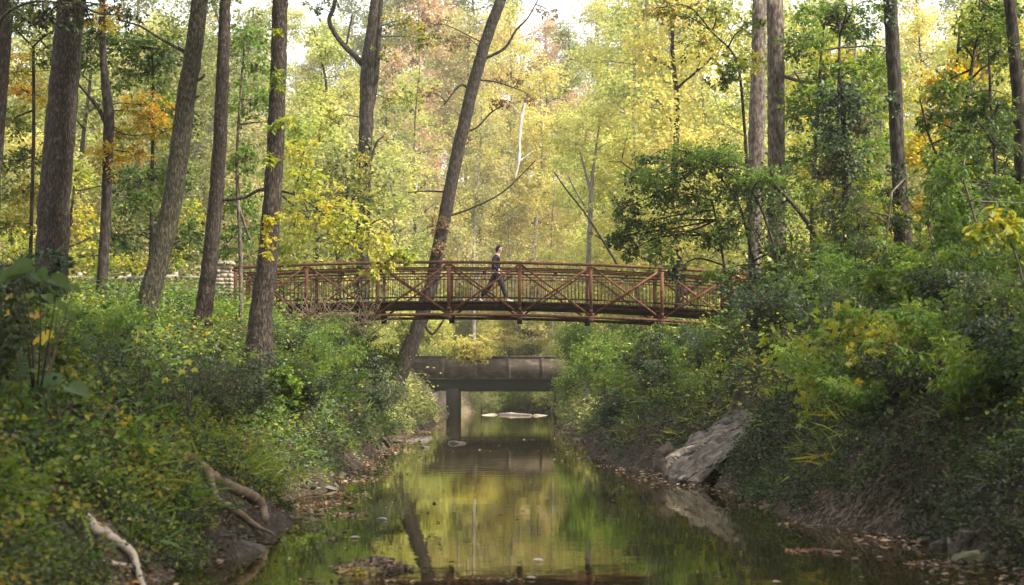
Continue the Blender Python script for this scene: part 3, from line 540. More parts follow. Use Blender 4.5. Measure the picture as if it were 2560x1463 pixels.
T('shrub', 'big yellow heart shaped leaves hanging at the right edge', [[(2570, 760, 8), (2540, 640, 6), (2500, 560, 5), (2450, 530, 3)]], 24, B_twig, None,
  [(2465, 560, 24, 44, 36), (2500, 540, 24, 46, 30), (2440, 600, 24, 30, 26), (2530, 590, 24, 34, 30)], L_yg, .085, 'heart', catg='shrub', sides=5, dens=.5, flare=1, hang=.7, n=6, limb_r=.006)
bl = [(rng.uniform(2260, 2580), rng.uniform(400, 800), rng.uniform(29, 35), rng.uniform(40, 76), rng.uniform(26, 48)) for k in range(24)]
T('vine_curtain', 'light green leafy vines hanging along the right edge of the photo', [[(2500, 1000, 10), (2480, 760, 8), (2440, 560, 6), (2400, 420, 5)], [(2380, 960, 8), (2360, 760, 6), (2320, 560, 4)]], 32, B_twig, None, bl, L_bright, .085, 'oval', catg='vine', sides=6, dens=.62, hang=.7, limb_r=.008)
bl = [(rng.uniform(1970, 2260), rng.uniform(440, 780), rng.uniform(44, 52), rng.uniform(34, 60), rng.uniform(30, 52)) for k in range(22)]
T('thicket', 'tangled olive thicket between the vine arch and the vine wrapped trunk', [[(2060, 860, 9), (2050, 680, 7), (2080, 520, 5)], [(2180, 860, 9), (2170, 680, 6), (2150, 500, 4)]], 48, B_twig, None, bl, L_mix, .09, 'kite', catg='thicket', sides=6, dens=.75, limb_r=.01)
bl = [(rng.uniform(1940, 2300), rng.uniform(120, 470), rng.uniform(56, 64), rng.uniform(40, 70), rng.uniform(30, 52)) for k in range(22)]
T('understory_tree', 'sunlit yellow green tree behind the twin trunks', [[(2120, 760, 16), (2110, 560, 13), (2130, 300, 9), (2140, 100, 6)]], 60, B_grey, None, bl, L_yg, .12, sides=7, dens=.5)
bl = [(rng.uniform(1975, 2215), rng.uniform(0, 520), rng.uniform(50, 57), rng.uniform(34, 60), rng.uniform(26, 44)) for k in range(30)]
T('understory_tree', 'mid green leafy tree between the twin trunks and the vine wrapped trunk', [[(2090, 780, 15), (2085, 560, 12), (2095, 300, 9), (2100, 60, 6)]], 53, B_dark, None, bl, L_bright, .11, sides=7, dens=.6)
bl = [(rng.uniform(2290, 2570), rng.uniform(120, 640), rng.uniform(33, 37), rng.uniform(36, 66), rng.uniform(28, 46)) for k in range(20)]
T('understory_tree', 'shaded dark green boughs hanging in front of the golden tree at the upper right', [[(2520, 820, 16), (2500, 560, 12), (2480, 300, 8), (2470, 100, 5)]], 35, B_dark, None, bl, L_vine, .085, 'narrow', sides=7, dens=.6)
bl = [(150, 14, 40, 50, 26), (215, 30, 40, 44, 30), (285, 20, 40, 44, 26), (110, 50, 40, 36, 22), (330, 40, 40, 34, 18), (40, 20, 40, 40, 26), (235, 78, 40, 26, 20), (175, 60, 40, 26, 16)]
T('understory_tree', 'dark leafy boughs hanging across the top of the thickest trunk', [[(-60, 800, 20), (-50, 400, 16), (-20, 100, 10), (60, 10, 7), (200, 10, 5)]], 40, B_dark, None, bl, L_dark, .1, 'oval', sides=7, dens=.5, n=9)
# low shrubs along the creek beyond and in front of the footbridge
def low_shrub(label, px, base, top, Y, wpx, leaf, lsz, shape='kite', dens=.9, group=None):
    h = base-top; k = max(3, int(wpx/40)); bl = []
    for j in range(k*2+2):
        bl.append((px+rng.uniform(-.5, .5)*wpx, base-h*rng.uniform(.15, .9), Y+rng.uniform(-.6, .6), wpx*.28+8, h*.24+6))
    st = [[(px+rng.uniform(-.25, .25)*wpx, base, 5), (px+rng.uniform(-.3, .3)*wpx, (base+top)/2, 4), (px+rng.uniform(-.5, .5)*wpx, top+h*.15, 2)] for _ in range(3)]
    return T('shrub', label, st, Y, B_twig, None, bl, leaf, lsz, shape, group, sides=5, dens=dens, flare=1, catg='shrub', limb_r=.008)
for (lab, px, b, t_, Y, wd, lf, ls, sh) in [
 ('grey green bush below the left end of the footbridge', 760, 900, 800, 58, 150, L_ivy, .09, 'narrow'),
 ('pale green bush under the left half of the footbridge', 900, 930, 820, 64, 150, L_bright, .1, 'kite'),
 ('olive bush to the left of the leaning tree foot', 860, 1010, 890, 60, 160, L_ivy, .09, 'kite'),
 ('dark blue green bush at the water left of the leaning tree', 930, 1060, 930, 58, 110, L_ivy, .09, 'narrow'),
 ('yellow leafed bush just left of the road bridge', 1020, 890, 790, 98, 130, L_far[0], .14, 'kite'),
 ('pale shrub hanging in front of the road bridge parapet', 1170, 905, 850, 120, 150, L_far[1], .15, 'kite'),
 ('green bush right of the road bridge', 1470, 1030, 880, 100, 120, L_bright, .12, 'kite'),
 ('pale lime bush on the far right bank just under the footbridge', 1490, 930, 795, 78, 150, L_bright, .1, 'kite'),
 ('lime green bush on the right creek bank below the footbridge', 1560, 1040, 850, 74, 170, L_bright, .1, 'kite'),
 ('leafy green bush behind the tilted rock slab', 1660, 1080, 880, 60, 170, L_mid, .09, 'kite'),
 ('tall weedy green bush above the tilted rock slab', 1760, 1020, 860, 52, 170, L_mid, .09, 'narrow'),
 ('dull green bush hanging over the water left of the rock slab', 1590, 1110, 980, 52, 130, L_ivy, .085, 'kite'),
 ('small dark glossy bush beside the shaded face of the rock slab', 1905, 1190, 1060, 34, 90, L_ivy, .07, 'narrow'),
 ('bright sprig of leaves growing over the top of the rock slab', 1925, 1160, 1030, 34.5, 50, L_bright, .06, 'oval'),
 ('dim green bush at the corner of the right bank', 2440, 1250, 1000, 24, 200, L_mid, .07, 'kite'),
 ('brown green tangle bush on the right bank middle', 2080, 1080, 900, 40, 200, L_mix, .075, 'narrow'),
 ('bush with yellowing leaves along the right edge of the photo', 2500, 1010, 760, 27, 160, L_yg, .08, 'oval'),
 ('dark leafy bush in the shade of the upper right bank', 2060, 930, 790, 44, 150, L_dark, .085, 'kite'),
 ('olive bush below the maple sapling on the right bank', 2280, 1130, 990, 27, 190, L_mix, .065, 'kite'),
 ('sprawling green bush on the left bank in front of the leaning trunk', 400, 960, 865, 34, 190, L_mid, .08, 'oval'),
 ('pale leafed bush at the foot of the bridge front trunk', 700, 1020, 890, 40, 150, L_mid, .08, 'narrow'),
 ('light green leafy sprig in the middle of the left bank', 700, 990, 920, 32, 56, L_bright, .07, 'lobed'),
 ('dense low green bush on the left bank above the root', 560, 1060, 940, 33, 190, L_mid, .07, 'kite'),
 ('dim bush on the lower left bank', 160, 1190, 1020, 20, 200, L_dark, .06, 'kite'),
 ('green bush at the left edge above the large leaved plants', 50, 760, 600, 26, 140, L_ivy, .08, 'kite'),
 ('bush with mixed yellow leaves on the left bank edge', 90, 960, 800, 21, 170, L_mix, .07, 'oval'),
 ('leafy bush between the thickest trunk and the leaning trunk', 250, 850, 740, 36, 190, L_mid, .08, 'kite')]:
    low_shrub(lab, px, b, t_, Y, wd, lf, ls, sh, dens=.9)
# large leaved plants on the near left bank
def big_leaf_plant(label, spots, Y, mat, base, lsz=.3):
    b = W(base[0], base[1], Y); b[2] = float(ground(b[0], b[1])); t = thing('large_leaved_plant', label, 'plant', b)
    st = MB()
    for (px, py, s, yaw) in spots:
        lv = MB()
        p = W(px, py, min(Y+rng.uniform(-.3, .3), hit(px, py, .1)[1]-.55)); d = np.array((math.cos(yaw), -.5, -.35))
        lv.leaves(p[None]-nrm(d)[None]*s*.4, d[None], np.array((0.1, -.55, .8))[None]+rng.normal(size=(1, 3))*.15, s, 'heart' if lsz > .2 or 'orange' in label else 'lobed')
        lv.obj('leaf', mat, t)
        st.tube(cat([(*b, .012), (*((b+p)/2+np.array((0, .1, .15))), .008), (*p, .004)], 5)[:, :3], np.linspace(.012, .004, 11), 5)
    st.obj('stem', B_twig, t)
big_leaf_plant('broad grey green leaves at the left edge below the thickest trunk', [(50, 672, .2, 2.9), (146, 705, .2, .2), (186, 722, .15, .1), (150, 765, .17, .1), (24, 690, .18, 2.5), (20, 770, .16, 2.8), (100, 690, .16, 1.2), (70, 740, .17, 2.2), (120, 745, .15, 5.2), (176, 790, .14, .5)], 19, L_mid, (90, 900))
big_leaf_plant('broad rounded pale green leaves low on the left bank', [(120, 960, .3, 3.0), (195, 975, .24, .1), (170, 1135, .17, 1.9), (100, 1050, .18, 2.9), (60, 930, .16, 2.8)], 18, leafmat('pale_broad_leaf', [(.05, .09, .035), (.08, .135, .05), (.1, .15, .05)], .3, .5), (150, 1130))
big_leaf_plant('bright yellow lobed leaf hanging on the left bank', [(105, 850, .24, 2.8), (118, 835, .16, .4)], 19, leafmat('yellow_lobed_leaf', [(.55, .42, .04), (.6, .47, .05)], .45, .5), (120, 960), .15)
big_leaf_plant('orange yellow leaves at the left edge under the grey green leaves', [(26, 752, .16, 2.2), (84, 790, .15, .4), (30, 810, .13, 2.4), (12, 790, .14, 2.2)], 18.5, leafmat('orange_yellow_leaf', [(.45, .24, .05), (.5, .38, .08)], .45, .5), (60, 930), .15)
for (lab, sp, mt, Y) in [('cluster of bright yellow leaves in the middle of the left bank', [(470, 905, .13, 5.2), (455, 930, .12, 4.4), (486, 925, .11, .2), (415, 950, .12, 4.0), (350, 830, .12, 4.6), (345, 850, .1, 4.6)], 'yellow', 24),
                         ('hanging light green vine with lobed leaves down the left bank', [(348, 820, .14, 4.8), (372, 840, .13, 5.1), (380, 870, .14, .2), (365, 905, .13, 4.7), (390, 935, .12, 5), (372, 960, .13, 4.5), (355, 985, .12, 4.7), (345, 1010, .11, 4.7), (385, 1010, .12, 5), (350, 1050, .11, 4.5), (330, 1090, .1, 4.7), (228, 960, .12, 4.7), (232, 1000, .11, 5), (240, 1060, .12, 4.4)], 'green', 23)]:
    big_leaf_plant(lab, sp, Y, leafmat('vine_leaf_'+mt, [(.42, .42, .04), (.5, .45, .05)] if mt == 'yellow' else [(.1, .2, .03), (.2, .28, .04)], .45, .5), (sp[0][0], 1020), .15)
# ------------------------------------------------------------------ undergrowth (nobody could count it)
# open mud where roots, driftwood and rocks lie bare (image boxes)
CLEAR = [(490, 570, 1160, 1225), (530, 640, 1195, 1275), (600, 690, 1235, 1345), (520, 650, 1245, 1320), (215, 300, 1280, 1360), (270, 360, 1335, 1463), (540, 670, 1340, 1400), (1960, 2150, 1250, 1330), (2040, 2140, 1200, 1250), (2180, 2260, 1215, 1300), (430, 510, 1020, 1060)]
OPEN = [(320, 500, 820, 1080), (60, 260, 900, 1170)]
def scatter(name, n, side, y0, y1, dmin, dmax, leaf, lsz, nl, h, shape='kite', seed=0, thr=.35, grow=.0016, ybias=1.0, up=1.0, parent=None):
    y = y0+(y1-y0)*rng.random(n)**ybias; d = dmin+(dmax-dmin)*rng.random(n)**1.15
    xl, xr = edges(y); x = np.where(side < 0, xl-d, xr+d) if np.isscalar(side) else 0
    keep = fbm(x*.55, y*.32, seed) > thr
    # the rock slab and the roots stay clear
    keep &= ~((x > 2.2) & (x < 4.25) & (y > 33.8) & (y < 38.2))
    keep &= ~((y > 118) & (y < 158) & (x > -8.4) & (x < -4))
    z = ground(x, y); cp, sp_ = math.cos(PITCH), math.sin(PITCH); dz = z+h*.35-EYE
    dep = y*cp+dz*sp_; qx = 1280+F*x/dep; qy = 731.5-F*(dz*cp-y*sp_)/dep
    for (x0_, x1_, y0_, y1_) in CLEAR: keep &= ~((qx > x0_) & (qx < x1_) & (qy > y0_) & (qy < y1_) & (rng.random(n) < .93))
    x, y = x[keep], y[keep]; z = ground(x, y); hh = h*(.25+4.2*fbm(x*.8, y*.5, seed+7)**3)*rng.uniform(.5, 1.2, len(x))
    D = rng.normal(size=(len(x), 3))*.55; D[:, 2] = np.abs(D[:, 2])*.6+up
    m = MB()
    for lo, hi in ((0, 30), (30, 50), (50, 400)):
        k = (y >= lo) & (y < hi)
        if not k.any(): continue
        sc = 1+grow*600*np.clip((y[k].mean()-18)/40, 0, 3)*.9
        sprays(m, np.stack([x, y, z], -1)[k], D[k], hh[k], nl, lsz*sc, shape, .55, .45, .3, .35)
    o = m.obj(name, leaf); tag(o, None, None, kind='stuff'); return o
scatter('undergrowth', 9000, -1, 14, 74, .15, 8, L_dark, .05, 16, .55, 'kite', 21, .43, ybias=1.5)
scatter('undergrowth', 9000, -1, 14, 74, .1, 9, L_mid, .052, 14, .6, 'narrow', 31, .45, ybias=1.5)
scatter('undergrowth', 7000, -1, 14, 74, .2, 9, L_ivy, .055, 14, .5, 'oval', 33, .42, ybias=1.5)
scatter('weeds', 4600, -1, 14, 74, .6, 9, L_bright, .06, 12, .85, 'oval', 41, .46, ybias=1.4, up=1.5)
scatter('weeds', 3400, -1, 14, 74, .5, 9, L_mix, .06, 10, .8, 'oval', 51, .48, ybias=1.3, up=1.4)
scatter('undergrowth', 5000, -1, 13, 27, .0, 5, L_dark, .042, 16, .4, 'kite', 22, .3)
scatter('undergrowth', 3500, -1, 13, 27, .1, 5, L_mix, .045, 14, .45, 'oval', 23, .36)
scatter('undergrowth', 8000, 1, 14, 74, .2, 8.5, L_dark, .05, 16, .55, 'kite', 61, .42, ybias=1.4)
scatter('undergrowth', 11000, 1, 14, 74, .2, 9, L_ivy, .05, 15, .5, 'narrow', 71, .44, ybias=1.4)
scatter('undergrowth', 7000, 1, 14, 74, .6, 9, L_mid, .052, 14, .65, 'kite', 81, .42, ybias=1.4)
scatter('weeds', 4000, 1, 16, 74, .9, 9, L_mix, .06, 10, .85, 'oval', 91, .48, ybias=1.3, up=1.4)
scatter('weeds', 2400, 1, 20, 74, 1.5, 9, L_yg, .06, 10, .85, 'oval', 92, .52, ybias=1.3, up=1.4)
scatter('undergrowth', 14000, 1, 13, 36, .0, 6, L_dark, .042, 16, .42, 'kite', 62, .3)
scatter('undergrowth', 16000, -1, 70, 172, .1, 16, L_far[2], .13, 14, .9, 'kite', 101, .34, grow=0)
scatter('undergrowth', 16000, 1, 70, 172, .1, 16, L_far[2], .13, 14, .9, 'kite', 111, .34, grow=0)
scatter('weeds', 12000, -1, 66, 172, .3, 40, L_far[0], .15, 12, 1.2, 'kite', 121, .36, up=1.4, grow=0)
scatter('weeds', 12000, 1, 66, 172, .3, 40, L_far[0], .15, 12, 1.2, 'kite', 131, .36, up=1.4, grow=0)
scatter('hillside_brush', 9000, -1, 176, 300, -1, 60, L_far[0], .24, 10, 2.0, 'kite', 141, .4, up=1.2, grow=0)
scatter('hillside_brush', 9000, 1, 176, 300, -1, 60, L_far[3], .24, 10, 2.0, 'kite', 151, .4, up=1.2, grow=0)
scatter('grass', 2600, -1, 15, 70, .3, 8, L_bright, .34, 9, .3, 'blade', 161, .47, ybias=1.4, up=1.2, grow=.0004)
scatter('grass', 2200, 1, 15, 70, .3, 8, L_mix, .34, 9, .3, 'blade', 171, .47, ybias=1.4, up=1.2, grow=.0004)
scatter('broad_leaved_weeds', 900, -1, 16, 60, .8, 8, L_bright, .1, 7, .6, 'lobed', 181, .45, ybias=1.3, up=1.6, grow=.0002)
scatter('broad_leaved_weeds', 700, -1, 15, 45, .4, 7, L_yg, .06, 7, .55, 'heart', 191, .5, ybias=1.2, up=1.6, grow=.0002)
scatter('broad_leaved_weeds', 900, 1, 18, 60, 1, 8, L_bright, .095, 7, .6, 'lobed', 201, .46, ybias=1.3, up=1.6, grow=.0002)
scatter('broad_leaved_weeds', 600, 1, 18, 50, 1, 8, L_yg2, .06, 7, .6, 'heart', 211, .5, ybias=1.2, up=1.6, grow=.0002)
# shrubs and saplings standing out of the banks: six kinds, copied
def shrub_proto(seed, h, shape, lsz, nst, spread, n, flat, hang, per):
    global rng
    keep_, rng = rng, np.random.default_rng(seed); m = MB(); O = []; D = []
    for k in range(nst):
        a = rng.uniform(0, 6.28); v = np.array((math.cos(a)*spread, math.sin(a)*spread, 1.0)); L = h*rng.uniform(.6, 1.1)
        p = cat([np.array((0, 0, -.1)), v*L*.35*np.array((.6, .6, 1.1)), v*L*.7*np.array((.85, .85, 1.08)), v*L*np.array((1.15, 1.15, .95))], 4)
        m.tube(p, np.linspace(.014, .003, len(p)), 4, 0, False)
        for q in p[3:]:
            for _ in range(per): O.append(q+rng.normal(size=3)*.04); d = rng.normal(size=3)+v*.5; d[2] = d[2]*.5; D.append(d)
    lv = MB(); sprays(lv, np.array(O), np.array(D), h*.2*rng.uniform(.6, 1.4, len(O)), n, lsz, shape, flat, .3, .3, hang)
    rng = keep_; a, b = m.mesh('stem', smooth=True), lv.mesh('foliage'); a.materials.append(B_twig); b.materials.append(L_mid); return a, b
SP = [shrub_proto(11, 1.5, 'narrow', .085, 9, .5, 12, .7, .3, 3), shrub_proto(12, 1.2, 'oval', .075, 8, .6, 10, .6, .4, 3), shrub_proto(13, 1.8, 'lobed', .11, 6, .4, 7, .6, .7, 2), shrub_proto(14, 1.0, 'kite', .06, 12, .7, 14, .5, .3, 3), shrub_proto(15, 2.2, 'kite', .075, 7, .35, 12, .6, .4, 3), shrub_proto(16, 1.1, 'narrow', .12, 10, .9, 16, .85, .6, 2)]
SK = [('feathery', L_mid), ('small leaved', L_bright), ('lobed leaf', L_yg), ('dense dark', L_dark), ('tall thin', L_mix), ('fern like', L_bright)]
SK2 = {0: (L_mid, L_ivy, L_bright), 1: (L_bright, L_mid), 2: (L_bright, L_mid, L_yg), 3: (L_dark, L_ivy), 4: (L_mix, L_mid), 5: (L_bright, L_mid)}
sh_xy = []
def place_shrub(x, y, k, sc, mi):
    t = thing('shrub', None, 'shrub', (x, y, float(ground(x, y))))
    side = 'left' if x < 0 else 'right'; wh = 'near' if y < 28 else 'middle' if y < 45 else 'far'
    t['label'] = f'{SK[k][0]} green shrub on the {wh} {side} creek bank'; t['group'] = f'shrubs on the {wh} {side} creek bank'
    for me, nm in zip(SP[k], ('stem', 'foliage')):
        o = bpy.data.objects.new(nm, me); C.objects.link(o); o.parent = t
        if nm == 'foliage': o.material_slots[0].link = 'OBJECT'; o.material_slots[0].material = SK2[k][mi % len(SK2[k])]
    t.rotation_euler = (rng.normal()*.1, rng.normal()*.1, rng.uniform(0, 6.28)); t.scale = (sc, sc, sc*rng.uniform(.8, 1.15))
got = 0; tries = 0
while got < 210 and tries < 9000:
    tries += 1; y = 17+50*rng.random()**1.25; side = -1 if rng.random() < .46 else 1; d = .9+7*rng.random()
    xl, xr = edges(y); x = xl-d if side < 0 else xr+d
    if any((x-a)**2+(y-b)**2 < .62 for a, b in sh_xy): continue
    px = 1280+F*x/y; z = float(ground(x, y)); k = int(rng.choice(6, p=(.2, .2, .1, .23, .14, .13))); sc = rng.uniform(.55, 1.1)
    htop = (1.5, 1.2, 1.8, 1.0, 2.2, 1.1)[k]*sc; pt = 985-F*(z+htop-EYE)/y; pb = 985-F*(z-EYE)/y
    if px < -60 or px > 2620: continue
    if side < 0 and pt < (885 if px > 330 and y < 50 else 790)-(.25*max(0, 330-px)): continue      # keep the left trunks, fence and bridge in view
    if side > 0 and px < 1890 and pt < 815: continue
    if side > 0 and pt < (700 if px < 1990 else 560 if px < 2160 else 665 if px < 2350 else 520): continue
    if any(x0-30 < px < x1+30 and y0-20 < pb and pt < y1 for (x0, x1, y0, y1) in CLEAR): continue
    if any(x0-30 < px < x1+30 and y0-20 < pb and pt < y1 for (x0, x1, y0, y1) in OPEN) and y < 27: continue
    if 1600 < px < 1930 and pb > 985 and y < 38.5: continue
    sh_xy.append((x, y)); place_shrub(x, y, k, sc, int(rng.integers(3))); got += 1
for k in range(46):
    y = rng.uniform(173, 187); x = rng.uniform(-8, 7); t = thing('shrub', 'leafy green shrub seen through the road bridge opening', 'shrub', (x, y, float(max(ground(x, y), -.05))), 'shrubs beyond the road bridge'); j = int(rng.integers(6))
    for me, nm in zip(SP[j], ('stem', 'foliage')):
        o = bpy.data.objects.new(nm, me); C.objects.link(o); o.parent = t
        if nm == 'foliage': o.material_slots[0].link = 'OBJECT'; o.material_slots[0].material = (L_far[2], L_mid, L_bright, L_far[0])[k % 4]
    t.rotation_euler[2] = rng.uniform(0, 6); t.scale = (1.9, 1.9, 1.3)
# dead twigs and stalks tangled in the banks
m = MB()
for k in range(1500):
    y = rng.uniform(16, 48)**1.0; sd_ = rng.choice((-1, 1)); xl, xr = edges(y); d = rng.uniform(.1, 6); x = xl-d if sd_ < 0 else xr+d
    z = float(ground(x, y)); a = rng.uniform(0, 6.28); L = rng.uniform(.3, .9); v = np.array((math.cos(a)*.8, math.sin(a)*.8, rng.uniform(.0, 1.0)))*L
    p = np.array((x, y, z-.03)); m.tube(cat([p, p+v*.5+np.array((0, 0, .12*L)), p+v], 3), np.linspace(rng.uniform(.003, .007), .0015, 7), 4)
tag(m.obj('brushwood', B_twig), None, None, kind='stuff')
# tangle of dead stems and grass over the left half of the footbridge's lower chord
m = MB()
for k in range(110):
    a = W(rng.uniform(690, 930), rng.uniform(800, 850), 60.2); b = a+np.array((rng.uniform(-.9, .9), rng.uniform(-.3, .3), rng.uniform(.2, 1.1))); c = b+np.array((rng.uniform(-.6, .6), 0, rng.uniform(-.5, .25)))
    m.tube(cat([a, b, c], 5), np.linspace(.012, .004, 11), 4)
t = m.obj('dead_vine', M_straw); tag(t, 'tangle of dry brown vines over the lower left part of the footbridge', 'vine')
# fallen leaves on the mud and floating on the water
def litter(name, n, fx, mat, lsz, z0=.012):
    p = fx(n); m = MB(); t = rng.normal(size=(len(p), 3)); t[:, 2] *= .12; nn = rng.normal(size=(len(p), 3))*.3; nn[:, 2] += 1
    m.leaves(p, t, nn, lsz*rng.uniform(.5, 1.3, len(p)), 'oval'); o = m.obj(name, mat); tag(o, None, None, kind='stuff'); return o
def bank_pts(n):
    y = 15+60*rng.random(n)**1.3; xl, xr = edges(y); s = rng.random(n) < .5; d = rng.random(n)**1.6*5
    x = np.where(s, xl-d, xr+d); z = ground(x, y)+.012+.03*rng.random(n); return np.stack([x, y, z], -1)
litter('fallen_leaves', 26000, bank_pts, L_litter, .07)
def shore_pts(n):
    y = 15+80*rng.random(n)**1.2; xl, xr = edges(y); s = rng.random(n) < .5; d = np.abs(rng.normal(size=n))*.42
    keep = fbm(y*.45+np.where(s, 0, 50), d*.3, 14) > .47
    x = np.where(s, xl+d, xr-d); q = np.stack([x, y, .012+.02*rng.random(n)], -1)[keep]; return q
litter('floating_leaves', 5000, shore_pts, L_litter, .09)
def raft_pts(cx, cy, rx, ry, n, h=.05):
    def f(_):
        a = rng.random(n)*6.28; r = rng.random(n)**.6; return np.stack([cx+rx*r*np.cos(a), cy+ry*r*np.sin(a), .01+h*(1-r)*rng.random(n)], -1)
    return f
def wat(px, py):
    Y = EYE*F/(py-985)
    for _ in range(6):
        z = W(px, py, Y)[2]; Y *= EYE/(EYE-z) if abs(EYE-z) > 1e-3 else 1
    return W(px, py, Y)
rafts = [(930, 1422, .36, .7, 420, .13), (2040, 1380, .3, .2, 90, .02), (1010, 1428, .22, .3, 60, .02), (900, 1455, .7, .1, 36, .015), (2380, 1412, .5, .4, 120, .03), (2060, 1312, .55, .4, 160, .02), (1760, 1222, .5, .4, 120, .02), (1540, 1165, .6, .6, 120, .02), (820, 1258, .35, .8, 150, .02), (880, 1290, .25, .5, 60, .02), (1200, 1452, .4, .2, 40, .02), (2300, 1350, .5, .5, 150, .02), (900, 1200, .4, 1.5, 120, .02)]
for (px, py, rx, ry, n, h) in rafts:
    c = wat(px, py); litter('floating_leaves', n, raft_pts(c[0], c[1], rx, ry, n, h), L_litter, .06)
c = wat(905, 1432); litter('floating_leaves', 60, raft_pts(c[0], c[1], .16, .3, 60, .05), L_orange, .07); c = wat(2010, 1378); litter('floating_leaves', 30, raft_pts(c[0], c[1], .2, .2, 30, .02), leafmat('rust_red_leaf', [(.3, .1, .05), (.4, .16, .07)], .1, .6), .08)
pale_leaf = leafmat('pale_floating_leaf', [(.36, .32, .27), (.48, .44, .4)], .1, .35, spec=.8)
for j, (px, py, s, lab) in enumerate([(940, 1300, .3, 'pale leaf floating below the left shore litter'), (1155, 1350, .2, 'small tan leaf floating in the middle of the creek'), (1330, 1404, .22, 'thin pale leaf floating right of the middle of the creek'), (1315, 1448, .17, 'bluish white leaf floating at the bottom edge of the photo'), (1215, 1452, .14, 'dark curled leaf at the bottom edge of the photo'), (875, 1347, .22, 'thin pale leaf floating above the leaf pile'), (2015, 1292, .16, 'pale leaf floating near the mossy stone')]):
    c = wat(px, py); m = MB(); tt = np.array([[1, rng.uniform(-.6, .6), .05]]); c[2] = .016
    m.leaves(c[None], tt, np.array([[rng.uniform(-.2, .2), -.12, 1]]), s*.55, 'oval'); o = m.obj('floating_leaf', L_litter if 'dark' in lab or 'tan' in lab else pale_leaf); tag(o, lab, 'leaf')
# ------------------------------------------------------------------ rocks
import bmesh
def rocky(name, label, pts, mat, cuts=3, amp=.05, ns=1.6, cat_='rock', layer=None):
    bm = bmesh.new()
    for p in pts: bm.verts.new(p)
    r = bmesh.ops.convex_hull(bm, input=bm.verts)
    bmesh.ops.delete(bm, geom=[v for v in bm.verts if not v.link_faces], context='VERTS')
    bmesh.ops.recalc_face_normals(bm, faces=bm.faces)
    bmesh.ops.triangulate(bm, faces=bm.faces)
    for _ in range(cuts): bmesh.ops.subdivide_edges(bm, edges=bm.edges, cuts=1, use_grid_fill=True); bmesh.ops.triangulate(bm, faces=bm.faces)
    bm.normal_update()
    from mathutils import noise
    for v in bm.verts:
        n = v.normal.copy(); p = v.co
        dd = noise.fractal(p*ns, 1, 2, 4)*amp+noise.noise(p*ns*.5)*amp
        if layer: q = p.dot(Vector(layer))*3.2+noise.noise(p*1.1)*1.3; dd += (abs(q-round(q))*2-.5)*amp*1.1-(.05 if abs(q-round(q)) < .06 else 0)-.04*max(0, .25-abs(noise.noise(p*1.7+Vector((3, 1, 5)))))/.25
        v.co = p+n*dd
    me = bpy.data.meshes.new(name); bm.to_mesh(me); bm.free(); me.materials.append(mat)
    o = bpy.data.objects.new(name, me); C.objects.link(o); tag(o, label, cat_); return o
rocky('rock_slab', 'large tilted flat rock slab leaning on the right bank, mirrored in the creek',
 [W(1660, 1186, 36.3), W(1668, 1150, 36.6), W(1718, 1100, 37.4), W(1790, 1050, 38), W(1862, 1004, 38.6), W(1895, 1040, 38.2), W(1700, 1200, 35.5), W(1752, 1204, 35.1), W(1840, 1120, 35.3), W(1892, 1062, 35.5), W(1905, 1100, 37.2), W(1862, 1200, 37.6), (2.75, 36.4, -.3), (3.25, 35.7, -.3), (4.0, 37.5, -.3), (4.1, 38.4, 0)], M_rock, 5, .05, 2.2, layer=(.55, .35, -.75))
rocky('rock', 'smaller grey rock under the left foot of the tilted slab', [W(x, y, 37.6+d) for x, y in ((1632, 1150), (1650, 1120), (1672, 1104), (1690, 1130), (1668, 1180), (1636, 1176)) for d in (0, .8)], M_rock, 3, .04)
def stone(label, px, py, sx, sz, Y=None, mat=M_moss, sy=None):
    c = wat(px, py) if Y is None else W(px, py, Y); pts = []
    for k in range(16):
        u = nrm(rng.normal(size=3)); pts.append(tuple(c+u*np.array((sx, sy or sx, sz))))
    return rocky('stone', label, pts, mat, 3, min(sx, sz)*.16, 3.5, 'stone')
stone('mossy flat stone at the water edge of the right bank', 2055, 1286, .36, .14)
stone('brown block stone lying above the mossy flat stone', 2092, 1228, .16, .1, 27.5, M_rock)
stone('round dark green stone in the lower right shallows', 2430, 1405, .2, .12)
stone('dark rock rising from the floating leaf pile in the creek', 952, 1398, .14, .1, None, M_conc)
stone('small pale rock standing in the creek left of the road bridge reflection', 1143, 1109, .32, .1, None, M_sand)
stone('wedge shaped stone on the lower left water edge', 605, 1380, .3, .14, None, M_rock)
stone('small flat stone on the left water edge beside the root tips', 706, 1308, .16, .07, None, M_rock)
stone('pale pebble on the right bank slope', 2036, 1152, .07, .05, 28, M_sand)
stone('white pebble on the right bank beside the pale pebble', 2120, 1164, .05, .04, 27, M_sand)
for k in range(9):
    px, py = rng.uniform(990, 1075), rng.uniform(1078, 1120); stone('grey stone among the rubble on the far left shore', px, py, rng.uniform(.2, .45), rng.uniform(.06, .14), None, M_rock)['group'] = 'stones on the far left shore'
for k in range(10):
    px = rng.uniform(1400, 1560); py = 1050+(px-1400)*.62+rng.uniform(0, 18); stone('grey stone among the rubble on the far right shore', px, py, rng.uniform(.2, .5), rng.uniform(.06, .16), None, M_rock)['group'] = 'stones on the far right shore'
for k in range(16):
    y = rng.uniform(17.5, 32); x = edges(y)[1]+rng.uniform(-.2, .35); o = stone('half buried stone on the muddy right shore', 1280+F*x/y, 985+F*(EYE-max(0, float(ground(x, y))))/y, rng.uniform(.06, .17), rng.uniform(.04, .09), y, (M_rock, M_moss, M_conc)[k % 3]); o['group'] = 'stones on the muddy right shore'
for k in range(10):
    y = rng.uniform(19, 40); x = edges(y)[0]-rng.uniform(-.2, .3); o = stone('half buried stone on the muddy left shore', 1280+F*x/y, 985+F*(EYE-max(0, float(ground(x, y))))/y, rng.uniform(.06, .16), rng.uniform(.04, .08), y, (M_rock, M_moss, M_conc)[k % 3]); o['group'] = 'stones on the muddy left shore'
